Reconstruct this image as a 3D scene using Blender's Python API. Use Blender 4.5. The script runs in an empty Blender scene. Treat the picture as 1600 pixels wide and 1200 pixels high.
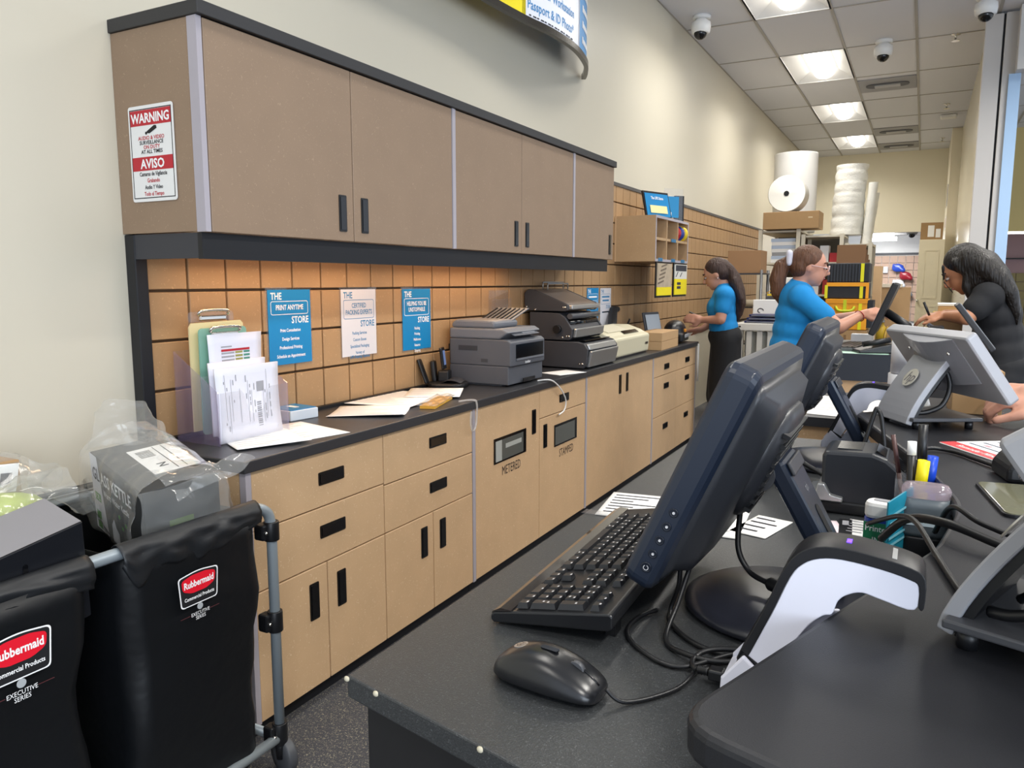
import bpy, bmesh, math, random
from mathutils import Vector, Matrix
random.seed(7)
V = Vector
sc = bpy.context.scene
COL = sc.collection
# ------------------------------------------------------------ camera, world, light, exposure
YAW = math.atan2(643, math.hypot(1200, 160)); PITCH = math.atan2(160, 1200); EYE = 1.29
cam = bpy.data.cameras.new('camera'); cam.sensor_width = 36; cam.lens = 27; cam.clip_start = .02; cam.clip_end = 100
camo = bpy.data.objects.new('camera', cam); COL.objects.link(camo)
camo.location = (0, 0, EYE); camo.rotation_euler = (math.pi/2 - PITCH, 0, YAW); sc.camera = camo
sc.view_settings.view_transform = 'Standard'; sc.view_settings.look = 'None'
sc.view_settings.gamma = 1; sc.view_settings.use_curve_mapping = False
sc.view_settings.exposure = 0.16
sc.cycles.transparent_max_bounces = 32
W = bpy.data.worlds.new('daylight'); sc.world = W; W.use_nodes = True
W.node_tree.nodes['Background'].inputs[0].default_value = (.80, .88, 1, 1)
W.node_tree.nodes['Background'].inputs[1].default_value = 1.15

def area(name, loc, size, power, color=(1, 1, 1), rot=(0, 0, 0), spread=180):
    l = bpy.data.lights.new(name, 'AREA'); l.shape = 'RECTANGLE'; l.size, l.size_y = size
    l.energy = power; l.color = color; l.spread = math.radians(spread)
    o = bpy.data.objects.new(name, l); o.location = loc; o.rotation_euler = rot; COL.objects.link(o); return o
# ceiling troffers' own light (fittings in view are built further down; the right-hand rows are unseen)
TROFFERS = [(-1.1, y) for y in (-1.1, 1.35, 3.8, 6.24, 8.68, 11.12, 13.56)] + [(1.35, y) for y in (-1.1, 1.35, 3.8, 6.24)] + [(3.2, y) for y in (3.8, 8.0, 10.5)]
for (x, y) in TROFFERS:
    if y < 14: area('troffer_light', (x, y, 3.44), (.34, 1.1), 50 if 0 < x < 2 else 27 if y > 6 else 13, (1, .965, .90), spread=150)
area('storefront_daylight', (4.2, -3.0, 1.7), (5, 2.8), 235, (.78, .88, 1), (math.radians(82), 0, math.radians(52)))

# ------------------------------------------------------------ materials
def hexlin(h):
    h = h.lstrip('#'); o = []
    for i in (0, 2, 4):
        c = int(h[i:i+2], 16)/255
        o.append(c/12.92 if c <= .04045 else ((c+.055)/1.055)**2.4)
    return tuple(o)
MATS = {}
def mat(name, col, rough=.5, metal=0., spec=.5, noise=0., nscale=60., bump=0., bscale=200., alpha=1., trans=0., emit=0., fleck=None, fscale=220., coat=0., strand=0.):
    if name in MATS: return MATS[name]
    m = bpy.data.materials.new(name); m.use_nodes = True; nt = m.node_tree; N = nt.nodes; L = nt.links
    b = N['Principled BSDF']; c = (*hexlin(col), 1)
    b.inputs['Base Color'].default_value = c; b.inputs['Roughness'].default_value = rough
    b.inputs['Metallic'].default_value = metal; b.inputs['Specular IOR Level'].default_value = spec
    b.inputs['Alpha'].default_value = alpha; b.inputs['Transmission Weight'].default_value = trans
    b.inputs['Coat Weight'].default_value = coat
    if emit: b.inputs['Emission Color'].default_value = c; b.inputs['Emission Strength'].default_value = emit
    tc = N.new('ShaderNodeTexCoord')
    last = None
    if noise:
        n = N.new('ShaderNodeTexNoise'); n.inputs['Scale'].default_value = nscale; n.inputs['Detail'].default_value = 4
        if strand:
            mp = N.new('ShaderNodeMapping'); mp.inputs['Scale'].default_value = (1, 1, strand); L.new(tc.outputs['Object'], mp.inputs['Vector']); L.new(mp.outputs[0], n.inputs['Vector'])
            bp = N.new('ShaderNodeBump'); bp.inputs['Strength'].default_value = .9; bp.inputs['Distance'].default_value = .012; L.new(n.outputs['Fac'], bp.inputs['Height']); L.new(bp.outputs['Normal'], b.inputs['Normal'])
        else: L.new(tc.outputs['Object'], n.inputs['Vector'])
        r = N.new('ShaderNodeMix'); r.data_type = 'RGBA'; r.blend_type = 'MIX'
        r.inputs[6].default_value = (*[max(0, x*(1-noise)) for x in c[:3]], 1); r.inputs[7].default_value = (*[min(1, x*(1+noise)) for x in c[:3]], 1)
        L.new(n.outputs['Fac'], r.inputs[0]); last = r.outputs[2]
    if fleck:
        n = N.new('ShaderNodeTexNoise'); n.inputs['Scale'].default_value = fscale; n.inputs['Detail'].default_value = 3; n.inputs['Distortion'].default_value = 1.5
        L.new(tc.outputs['Object'], n.inputs['Vector'])
        rp = N.new('ShaderNodeValToRGB'); rp.color_ramp.elements[0].position = fleck[1]; rp.color_ramp.elements[1].position = fleck[1]+.06
        L.new(n.outputs['Fac'], rp.inputs['Fac'])
        r = N.new('ShaderNodeMix'); r.data_type = 'RGBA'
        L.new(rp.outputs['Color'], r.inputs[0])
        if last: L.new(last, r.inputs[6])
        else: r.inputs[6].default_value = c
        r.inputs[7].default_value = (*hexlin(fleck[0]), 1); last = r.outputs[2]
    if last: L.new(last, b.inputs['Base Color'])
    if bump:
        n = N.new('ShaderNodeTexNoise'); n.inputs['Scale'].default_value = bscale; n.inputs['Detail'].default_value = 3
        L.new(tc.outputs['Object'], n.inputs['Vector'])
        bm = N.new('ShaderNodeBump'); bm.inputs['Strength'].default_value = bump; bm.inputs['Distance'].default_value = .01
        L.new(n.outputs['Fac'], bm.inputs['Height']); L.new(bm.outputs['Normal'], b.inputs['Normal'])
    MATS[name] = m; return m
def glassy(name, col, op=.12, rough=.08, gloss=.25, diff=0.):
    """thin clear plastic or glass sheet: see-through with a glossy film and a little white"""
    if name in MATS: return MATS[name]
    m = bpy.data.materials.new(name); m.use_nodes = True; nt = m.node_tree; N = nt.nodes; L = nt.links
    for n in list(N): N.remove(n)
    o = N.new('ShaderNodeOutputMaterial'); t = N.new('ShaderNodeBsdfTransparent'); g = N.new('ShaderNodeBsdfGlossy'); d = N.new('ShaderNodeBsdfDiffuse'); tl = N.new('ShaderNodeBsdfTranslucent')
    c = (*hexlin(col), 1); t.inputs[0].default_value = (.97, .97, .97, 1)
    g.inputs[0].default_value = (1, 1, 1, 1); g.inputs[1].default_value = rough; d.inputs[0].default_value = c; tl.inputs[0].default_value = c
    dm = N.new('ShaderNodeMixShader'); dm.inputs[0].default_value = .5; L.new(d.outputs[0], dm.inputs[1]); L.new(tl.outputs[0], dm.inputs[2])
    m1 = N.new('ShaderNodeMixShader'); m1.inputs[0].default_value = op; L.new(t.outputs[0], m1.inputs[1]); L.new(dm.outputs[0], m1.inputs[2])
    fr = N.new('ShaderNodeLayerWeight'); fr.inputs[0].default_value = .5
    pw = N.new('ShaderNodeMath'); pw.operation = 'POWER'; pw.inputs[1].default_value = 4; L.new(fr.outputs['Facing'], pw.inputs[0])
    mu = N.new('ShaderNodeMath'); mu.operation = 'MULTIPLY_ADD'; mu.inputs[1].default_value = gloss*1.6; mu.inputs[2].default_value = .035; L.new(pw.outputs[0], mu.inputs[0])
    m2 = N.new('ShaderNodeMixShader'); L.new(mu.outputs[0], m2.inputs[0]); L.new(m1.outputs[0], m2.inputs[1]); L.new(g.outputs[0], m2.inputs[2])
    L.new(m2.outputs[0], o.inputs[0]); MATS[name] = m; return m
def emis(name, col, s):
    if name in MATS: return MATS[name]
    m = bpy.data.materials.new(name); m.use_nodes = True; b = m.node_tree.nodes['Principled BSDF']
    b.inputs['Base Color'].default_value = (*hexlin(col), 1); b.inputs['Emission Color'].default_value = (*hexlin(col), 1); b.inputs['Emission Strength'].default_value = s
    MATS[name] = m; return m

MDF = mat('particle board', '#caa881', .55, noise=.10, nscale=9, fleck=('#e0c7a2', .64), fscale=130)
MDF2 = mat('pinkish particle board', '#8f7862', .55, noise=.08, nscale=9, fleck=('#a68e76', .64), fscale=130)
EDGE = mat('grey lilac edge strip', '#a9a3aa', .45)
BLK = mat('black laminate', '#17181c', .45, spec=.4)
GROOVE = mat('groove brown', '#5a4128', .8)
TOPM = mat('charcoal counter laminate', '#303135', .34, spec=.5, noise=.12, nscale=300, bump=.05, bscale=700)
DESK = mat('speckled charcoal laminate', '#2f3133', .38, spec=.55, noise=.3, nscale=420, fleck=('#55585a', .60), fscale=520, bump=.12, bscale=620)
WALLM = mat('cream semi gloss paint', '#cbc4b2', .42, spec=.4, noise=.015, nscale=2, bump=.012, bscale=5)
CREAM = mat('warm cream paint', '#e9e1ca', .5)
WHITE = mat('white paint', '#e6e6e4', .5)
PAPER = mat('white paper', '#f0f0ee', .7)
LILAC = mat('cool white paper', '#e9e9f4', .7)
GREYTX = mat('grey print', '#a4a4aa', .8)
DKTX = mat('dark print', '#303038', .8)
BLKTX = mat('black print', '#101014', .7)
BLKPL = mat('black plastic', '#141518', .38, bump=.04, bscale=900)
BLKGL = mat('gloss black plastic', '#0c0d10', .15)
DKGREY = mat('dark grey plastic', '#3c3e44', .45, bump=.03, bscale=800)
SILVER = mat('brushed silver', '#b7b9ba', .32, metal=.8)
CHROME = mat('chrome', '#d5d2cc', .15, metal=1)
SGREY = mat('silver grey plastic', '#a4a5aa', .38, metal=.12)
RED = mat('sign red', '#b81f2e', .45)
REDL = mat('logo red', '#e0182d', .45)
BLUE = mat('sign blue', '#1582bd', .35)
SKY = mat('polo blue', '#1187cb', .85, noise=.06, nscale=30)
YELL = mat('bright yellow', '#f1dd10', .45)
TXW = mat('white print', '#f4f4f4', .6)
SKIN = mat('skin', '#c69079', .5)
SKIN2 = mat('tan skin', '#b9805f', .5)
CARD = mat('corrugated cardboard', '#a08058', .75, noise=.06, nscale=25)
CARD2 = mat('light cardboard', '#bd9a70', .75, noise=.06, nscale=25)
NAVY = mat('navy monitor plastic', '#1b2434', .33, spec=.6, bump=.015, bscale=900)
CLEAR = glassy('clear acrylic', '#dfe4ee', .05, .03, .22)
FILM = glassy('clear polythene film', '#eef0ee', .24, .12, .60)
CABLE = mat('black cable rubber', '#121316', .4)

# ------------------------------------------------------------ mesh builder
class MB:
    def __init__(s): s.v = []; s.f = []; s.sm = []
    def add(s, vs, fs, smooth=False):
        o = len(s.v); s.v += [V(p) for p in vs]; s.f += [tuple(i+o for i in f) for f in fs]; s.sm += [smooth]*len(fs); return s
    def box(s, x0, x1, y0, y1, z0, z1):
        if x0 > x1: x0, x1 = x1, x0
        if y0 > y1: y0, y1 = y1, y0
        if z0 > z1: z0, z1 = z1, z0
        return s.add([(x0,y0,z0),(x1,y0,z0),(x1,y1,z0),(x0,y1,z0),(x0,y0,z1),(x1,y0,z1),(x1,y1,z1),(x0,y1,z1)],
                     [(0,3,2,1),(4,5,6,7),(0,1,5,4),(1,2,6,5),(2,3,7,6),(3,0,4,7)])
    def par(s, o, u, v, w):
        o, u, v, w = V(o), V(u), V(v), V(w)
        if u.cross(v).dot(w) < 0: u, v = v, u
        return s.add([o,o+u,o+u+v,o+v,o+w,o+u+w,o+u+v+w,o+v+w],[(0,3,2,1),(4,5,6,7),(0,1,5,4),(1,2,6,5),(2,3,7,6),(3,0,4,7)])
    def quad(s, a, b, c, d): return s.add([a,b,c,d],[(0,1,2,3)])
    def prism(s, pts, o, xd, yd, zd, t, smooth=False):
        """2-D outline pts in the frame (xd, yd) at o, pushed t along zd"""
        o, xd, yd, zd = V(o), V(xd), V(yd), V(zd); n = len(pts)
        a = [o + xd*p[0] + yd*p[1] for p in pts]; b = [q + zd*t for q in a]
        ar = sum(pts[i][0]*pts[(i+1)%n][1]-pts[(i+1)%n][0]*pts[i][1] for i in range(n))
        fl = (ar > 0) == (xd.cross(yd).dot(zd)*t > 0)
        fs = [tuple(range(n-1,-1,-1)), tuple(range(n,2*n))] + [(i,(i+1)%n,n+(i+1)%n,n+i) for i in range(n)]
        if not fl: fs = [tuple(reversed(f)) for f in fs]
        k = len(s.f); s.add(a+b, fs)
        if smooth:
            for i in range(k+2, len(s.f)): s.sm[i] = True
        return s
    def loft(s, rings, cap=True, smooth=True):
        n = len(rings[0]); vs = [p for r in rings for p in r]; fs = []
        for j in range(len(rings)-1):
            for i in range(n): fs.append((j*n+i, j*n+(i+1)%n, (j+1)*n+(i+1)%n, (j+1)*n+i))
        s.add(vs, fs, smooth)
        if cap:
            o = len(s.v)-len(vs); s.f += [tuple(o+i for i in range(n-1,-1,-1)), tuple(o+(len(rings)-1)*n+i for i in range(n))]; s.sm += [False, False]
        return s
    def tube(s, path, r, n=8, cap=True, smooth=True):
        path = [V(p) for p in path]; rings = []; up = V((0,0,1)); m = len(path)
        rr = r if isinstance(r, (list, tuple)) else [r]*m
        pt = (path[1]-path[0]).normalized(); a = up.cross(pt)
        if a.length < .05: a = V((1,0,0)).cross(pt)
        a.normalize()
        for i, p in enumerate(path):
            t = (path[min(i+1,m-1)]-path[max(i-1,0)])
            t = t.normalized() if t.length > 1e-9 else pt
            a = a - t*a.dot(t)
            if a.length < 1e-6: a = V((1,0,0)).cross(t)
            a.normalize(); b = t.cross(a)
            rings.append([p + (a*math.cos(2*math.pi*k/n)+b*math.sin(2*math.pi*k/n))*rr[i] for k in range(n)])
        return s.loft(rings, cap, smooth)
    def lathe(s, prof, c, axis=(0,0,1), n=24, smooth=True):
        """prof: (radius, height) pairs"""
        ax = V(axis).normalized(); a = ax.orthogonal().normalized(); b = ax.cross(a); c = V(c)
        rings = [[c + ax*h + (a*math.cos(2*math.pi*k/n)+b*math.sin(2*math.pi*k/n))*max(r,1e-4) for k in range(n)] for r, h in prof]
        return s.loft(rings, True, smooth)
    def ell(s, c, r, n=16, m=10, R=None):
        c = V(c); rings = []
        for j in range(m+1):
            th = math.pi*j/m; z = -math.cos(th); q = max(math.sin(th), 1e-3)
            ring = []
            for k in range(n):
                p = V((r[0]*q*math.cos(2*math.pi*k/n), r[1]*q*math.sin(2*math.pi*k/n), r[2]*z))
                ring.append(c + (R @ p if R else p))
            rings.append(ring)
        return s.loft(rings, True, True)
    def cap(s, p0, r0, p1, r1, n=14):
        """tapered capsule"""
        p0, p1 = V(p0), V(p1); d = p1-p0; L = d.length
        if L < 1e-6: return s.ell(p0, (r0,)*3)
        prof = []
        for j in range(6): t = math.pi/2*j/5; prof.append((r0*math.sin(t), -r0*math.cos(t)))
        for j in range(6): t = math.pi/2*(1-j/5); prof.append((r1*math.sin(t), L+r1*math.cos(t)))
        return s.lathe(prof, p0, d, n)
    def chain(s, pts):
        for (a, ra), (b, rb) in zip(pts, pts[1:]): s.cap(a, ra, b, rb)
        return s
    def grid(s, fn, nu, nv, smooth=True):
        vs = [fn(i/nu, j/nv) for j in range(nv+1) for i in range(nu+1)]
        fs = [(j*(nu+1)+i, j*(nu+1)+i+1, (j+1)*(nu+1)+i+1, (j+1)*(nu+1)+i) for j in range(nv) for i in range(nu)]
        return s.add(vs, fs, smooth)
    def text(s, body, size, o, xd, yd, align='CENTER', bold=0., sx=1., lift=.0, shear=0.):
        cu = bpy.data.curves.new('lettering', 'FONT'); cu.body = body; cu.size = size; cu.align_x = align; cu.offset = bold*size; cu.resolution_u = 2; cu.shear = shear
        ob = bpy.data.objects.new('lettering', cu); me = bpy.data.meshes.new_from_object(ob)
        o, xd, yd = V(o), V(xd).normalized(), V(yd).normalized(); nn = xd.cross(yd)
        s.add([o + xd*(v.co.x*sx) + yd*v.co.y + nn*lift for v in me.vertices], [tuple(p.vertices) for p in me.polygons])
        bpy.data.objects.remove(ob); bpy.data.curves.remove(cu); bpy.data.meshes.remove(me); return s
    def xf(s, M4):
        s.v = [M4 @ p for p in s.v]; return s
    def build(s, name, m, parent=None, bevel=0., seg=2, solid=0., sub=0, world=False, ang=35, offset=-1):
        me = bpy.data.meshes.new(name); me.from_pydata([tuple(p) for p in s.v], [], s.f)
        me.polygons.foreach_set('use_smooth', s.sm); me.validate(); me.update()
        me.materials.append(m)
        o = bpy.data.objects.new(name, me); COL.objects.link(o)
        if parent:
            o.parent = parent
            if world: o.matrix_parent_inverse = Matrix.LocRotScale(parent.location, parent.rotation_euler, None).inverted()
        if solid: md = o.modifiers.new('s', 'SOLIDIFY'); md.thickness = solid; md.offset = offset
        if bevel:
            md = o.modifiers.new('b', 'BEVEL'); md.width = bevel; md.segments = seg; md.limit_method = 'ANGLE'; md.angle_limit = math.radians(ang); md.harden_normals = False
        if sub: md = o.modifiers.new('u', 'SUBSURF'); md.levels = sub; md.render_levels = sub
        return o
def tag(o, label, cat, group=None):
    o['label'] = label; o['category'] = cat
    if group: o['group'] = group
    return o
def thing(name, label, cat, loc=(0,0,0), rz=0., group=None, rot=None):
    o = bpy.data.objects.new(name, None); o.empty_display_size = .05; COL.objects.link(o)
    o.location = loc; o.rotation_euler = rot or (0, 0, rz); return tag(o, label, cat, group)
def struct(o): o['kind'] = 'structure'; return o
def dup(root, loc=None, rz=None, label=None):
    def cp(o, parent):
        c = o.copy(); COL.objects.link(c); c.parent = parent
        for ch in [x for x in bpy.data.objects if x.parent == o]: cp(ch, c)
        return c
    kids = {}
    r = root.copy(); COL.objects.link(r)
    for ch in list(root.children): cp2(ch, r)
    if loc: r.location = loc
    if rz is not None: r.rotation_euler = (0, 0, rz)
    if label: r['label'] = label
    return r
def cp2(o, parent):
    c = o.copy(); COL.objects.link(c); c.parent = parent; c.matrix_parent_inverse = o.matrix_parent_inverse.copy()
    for ch in list(o.children): cp2(ch, c)
    return c
def smooth_path(pts, n=8):
    pts = [V(p) for p in pts]; out = []
    for i in range(len(pts)-1):
        p0, p1, p2, p3 = pts[max(i-1,0)], pts[i], pts[i+1], pts[min(i+2,len(pts)-1)]
        for k in range(n):
            t = k/n; out.append(.5*((2*p1)+(p2-p0)*t+(2*p0-5*p1+4*p2-p3)*t*t+(3*p1-p0-3*p2+p3)*t**3))
    return out+[pts[-1]]
def remesh(mb, name, m, parent=None, voxel=.01, sm=4, world=False):
    """fuse the shapes of mb into one continuous skin"""
    o = mb.build('tmp', m); md = o.modifiers.new('r', 'REMESH'); md.mode = 'VOXEL'; md.voxel_size = voxel; md.use_smooth_shade = True
    md = o.modifiers.new('s', 'SMOOTH'); md.iterations = sm; md.factor = .5
    dg = bpy.context.evaluated_depsgraph_get(); me = bpy.data.meshes.new_from_object(o.evaluated_get(dg)); me.name = name
    old = o.data; bpy.data.objects.remove(o); bpy.data.meshes.remove(old)
    for p in me.polygons: p.use_smooth = True
    if not me.materials: me.materials.append(m)
    o = bpy.data.objects.new(name, me); COL.objects.link(o)
    if parent:
        o.parent = parent
        if world: o.matrix_parent_inverse = Matrix.LocRotScale(parent.location, parent.rotation_euler, None).inverted()
    return o
X, Y, Z = V((1,0,0)), V((0,1,0)), V((0,0,1))
def rrect(w, h, r, n=4, cx=0., cy=0.):
    out = []
    for (sx, sy, a0) in ((1,1,0),(-1,1,90),(-1,-1,180),(1,-1,270)):
        for k in range(n+1):
            a = math.radians(a0+90*k/n); out.append((cx+sx*(w/2-r)+r*math.cos(a), cy+sy*(h/2-r)+r*math.sin(a)))
    return out
# ------------------------------------------------------------ the setting
CEIL = 3.50; WX = -2.0; BY = 15.1
carpet = mat('grey flecked carpet', '#45454a', .95, noise=.5, nscale=260, fleck=('#a39c86', .585), fscale=210, bump=.6, bscale=260)
struct(MB().box(-2.2, 6, -4, 19, -.1, 0).build('floor', carpet))
struct(MB().box(WX-.15, WX, -4, BY, 0, CEIL+.1).build('wall_left', WALLM))
struct(MB().box(WX, .62, BY, BY+.15, 2.14, CEIL+.1).build('wall_back', CREAM))
# stock room seen under the bulkhead
struct(MB().box(-2.2, 3.2, 18.6, 18.75, 0, 2.6).build('wall_far', WHITE))
struct(MB().box(-2.2, 3.2, BY+.15, 18.6, 2.26, 2.3).build('ceiling_far', WHITE))
# right hand partition with its return, pilaster panels and glossy jamb
struct(MB().box(.37, .47, 7.88, 13.2, 0, CEIL).build('wall_right', mat('glossy cream paint', '#dbd3bf', .22)))
struct(MB().box(.24, .47, 13.2, BY, 0, CEIL).build('wall_right_return', CREAM))
PIL = mat('pale grey metal panel', '#c3c0bd', .4)
struct(MB().box(.325, .452, 7.78, 7.88, 0, CEIL-.02).build('trim_1', PIL, bevel=.004))
struct(MB().box(.452, .468, 7.81, 7.88, 0, CEIL-.02).build('trim_2', BLK))
struct(MB().box(.468, .60, 7.77, 7.88, 0, CEIL-.02).build('trim_3', PIL, bevel=.004))
struct(MB().box(.555, .70, 7.60, 7.78, 2.98, CEIL-.02).build('trim_4', mat('light grey shutter box', '#c9c8c6', .4), bevel=.006))
struct(MB().box(.515, .60, 7.735, 7.77, 0, 2.98).build('trim_5', mat('jamb painted daylight blue', '#a9c8ea', .12, spec=.8)))  # blue colour stands in for daylight reflected on the jamb
# the hall beyond the glazing
YW = mat('mustard cream paint', '#cdb97c', .6)
struct(MB().box(.47, 4.0, 13.6, 13.75, 2.02, CEIL).build('wall_beyond', YW))
struct(MB().box(.47, 4.0, 16.2, 16.3, 0, 2.3).build('wall_beyond_far', mat('dull pink paint', '#a5868a', .6)))
OL = mat('olive slat board', '#8f8257', .65)
mb = MB()
for i in range(9):
    for j in range(22): mb.box(.50+j*.155, .647+j*.155, 16.15, 16.2, .05+i*.155, .197+i*.155)
struct(mb.build('wall_beyond_panelling', OL))
struct(MB().box(.3, 4.0, 16.08, 16.2, 1.68, 1.70).build('trim_6', BLK))
# ceiling: tiles in a metal grid, open where the fittings sit
XL = [-2.0, -1.41, -.80, -.19, .42] + [.42+.61*k for k in range(1, 10)]
YL = [-3.92+1.22*k for k in range(0, 17)]
fit = {}
for (x, y) in TROFFERS:
    if x < -.5:
        j = min(range(len(YL)-1), key=lambda q: abs((YL[q]+YL[q+1])/2-y)); fit[(1, j)] = 1
DIFF = []
TILE = mat('ceiling tile', '#d8d9df', .85, noise=.03, nscale=300)
mb = MB()
for i in range(len(XL)-1):
    for j in range(len(YL)-1):
        if (i, j) in fit: continue
        if XL[i] >= .41 and YL[j] > 13.3: continue
        y1 = min(YL[j+1], BY)
        if y1 <= YL[j]: continue
        mb.box(XL[i], XL[i+1], YL[j], y1, CEIL, CEIL+.02)
struct(mb.build('ceiling', TILE))
GRID = mat('grid metal', '#a5a19a', .5)
mb = MB()
for x in XL: mb.box(x-.012, x+.012, YL[0], BY, CEIL-.006, CEIL-.0005)
for y in YL:
    if y < BY: mb.box(-2, XL[-1], y-.010, y+.010, CEIL-.005, CEIL-.001)
struct(mb.build('trim_7', GRID))
struct(MB().box(-2, 6, -4, 19, CEIL+.16, CEIL+.2).build('light_stop_slab', WHITE))  # unseen slab added above the tiles to stop light leaking in
TRW = mat('white troffer reflector', '#dcdcdc', .35)
LENS = emis('lit troffer lens', '#fffaf0', 5.5)
def troffer(x0, x1, y0, y1, label):
    t = thing('ceiling_light', label, 'light', ((x0+x1)/2, (y0+y1)/2, CEIL), group='recessed ceiling troffers')
    w, l = (x1-x0)/2, (y1-y0)/2; h = .085; e = .016
    m = MB()
    a = [(-w+e,-l+e,0),(w-e,-l+e,0),(w-e,l-e,0),(-w+e,l-e,0)]; b = [(-.15,-l+.13,h),(.15,-l+.13,h),(.15,l-.13,h),(-.15,l-.13,h)]
    m.add(a+b, [(0,4,5,1),(1,5,6,2),(2,6,7,3),(3,7,4,0),(4,7,6,5)]); m.build('reflector', TRW, t)
    f = MB(); f.box(-w,w,-l,-l+e,-.006,.004).box(-w,w,l-e,l,-.006,.004).box(-w,-w+e,-l,l,-.006,.004).box(w-e,w,-l,l,-.006,.004); f.build('frame', TRW, t)
    def fn(u, v):
        ang = math.pi*u; return V((-.105*math.cos(ang), -l+.10+(2*l-.20)*v, h-.01-.075*math.sin(ang)))
    g = MB().grid(fn, 10, 2)
    for vv in (0, 1):
        pts = [fn(k/10, vv) for k in range(11)]; g.add(pts, [tuple(range(11))])
    g.build('lens', LENS, t); return t
names = ['nearest the camera above the black curved sign', 'first fully in view, beyond the white dome camera', 'second fully in view', 'third, above the bubble wrap rolls', 'farthest, beside the back bulkhead']
k = 0
for (i, j) in sorted(fit):
    y0, y1 = YL[j], YL[j+1]
    if y1 < 5.0 or y0 > 15: continue
    troffer(XL[i], XL[i+1], y0, y1, 'lit recessed ceiling troffer, ' + names[min(k, 4)]); k += 1
DG = mat('grey diffuser metal', '#8d8d90', .45); DGL = mat('light diffuser slot', '#b0b0b2', .5)
for k, (yy, nm) in enumerate([(6.2, 'nearest, cut by the top of the photo'), (9.95, 'second along, past the middle dome camera'), (13.0, 'third along, smaller with distance'), (14.4, 'farthest, close to the back wall')]):
    t = thing('ceiling_diffuser', 'grey slot air diffuser in the ceiling, ' + nm, 'vent', (-.495, yy, CEIL), group='ceiling air diffusers')
    MB().box(-.29, .29, -.30, .30, -.012, .002).build('plate', DG, t)
    MB().prism(rrect(.44, .20, .09), (0,0,-.02), X, Y, Z, .012).build('slot_ring', mat('dark diffuser gap', '#55565a', .6), t)
    MB().box(-.13, .13, -.055, .055, -.030, -.012).build('damper_plate', DGL, t)
def dome(loc, label, hang=.0):
    t = thing('dome_camera', label, 'camera', loc, group='white dome cameras')
    MB().lathe([(.075,0),(.075,-.02),(.06,-.03)], (0,0,0), n=20).build('mount', WHITE, t)
    MB().lathe([(.03,-.02),(.055,-.045),(.078,-.06),(.082,-.10),(.075,-.14),(.06,-.15)], (0,-.02,0), n=20).build('housing', WHITE, t)
    MB().ell((0,-.035,-.145), (.055,.055,.055), 14, 8).build('black_lens_dome', BLKGL, t)
dome((-1.78, 6.75, CEIL), 'white dome camera on the ceiling beside the left wall, left of the lights')
dome((-.46, 8.2, CEIL), 'white dome camera in the middle of the ceiling, right of the first light')
dome((.30, 7.35, CEIL), 'white dome camera on the ceiling at the top of the grey pilaster')
for yy, nm in ((8.3, 'nearest the dome camera on the pilaster'), (11.4, 'second of the row'), (14.0, 'farthest of the row')):
    t = thing('sprinkler_head', 'small sprinkler head under the right ceiling tiles, ' + nm, 'sprinkler', (.12, yy, CEIL), group='ceiling sprinklers')
    MB().lathe([(.04,0),(.04,-.006),(.01,-.01),(.01,-.05),(.035,-.055),(.035,-.06)], (0,0,0), n=12).build('body', CHROME, t)
tag(MB().box(-.10,.10,12.05,12.2,CEIL-.05,CEIL-.001).xf(Matrix.Translation((.16,0,0))).build('smoke_detector', WHITE, bevel=.02), 'small white detector box on the ceiling near the right partition', 'detector')

# ------------------------------------------------------------ slat wall
mb = MB(); p = .1475
SM = mat('tan slat board', '#a8865f', .6, noise=.07, nscale=7, fleck=('#c4a077', .64), fscale=120)
z0s = [.826, .972, 1.1195, 1.267, 1.4145, 1.562, 1.7095, 1.857]
for k, z in enumerate(z0s):
    zt = 1.966 if k == 7 else z0s[k+1]-.0085
    y = 1.475
    while y < 11.02:
        mb.box(WX+.004, WX+.024, y, min(y+p-.008, 11.02), z, zt); y += p
o = mb.build('slat_wall_panelling', SM, bevel=.002, seg=1); struct(o)
struct(MB().box(WX+.0005, WX+.006, 1.47, 11.02, .80, 1.968).build('slat_wall_backing', GROOVE))
struct(MB().box(WX, WX+.03, 4.42, 11.03, 1.966, 1.99).build('trim_8', mat('dark grey cap strip', '#4c4a4a', .5)))
struct(MB().box(WX, WX+.04, 1.432, 1.472, .80, 1.42).build('trim_9', BLK, bevel=.003))
struct(MB().box(WX, WX+.03, -.5, 1.432, .70, .74).build('trim_10', BLK))

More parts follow.
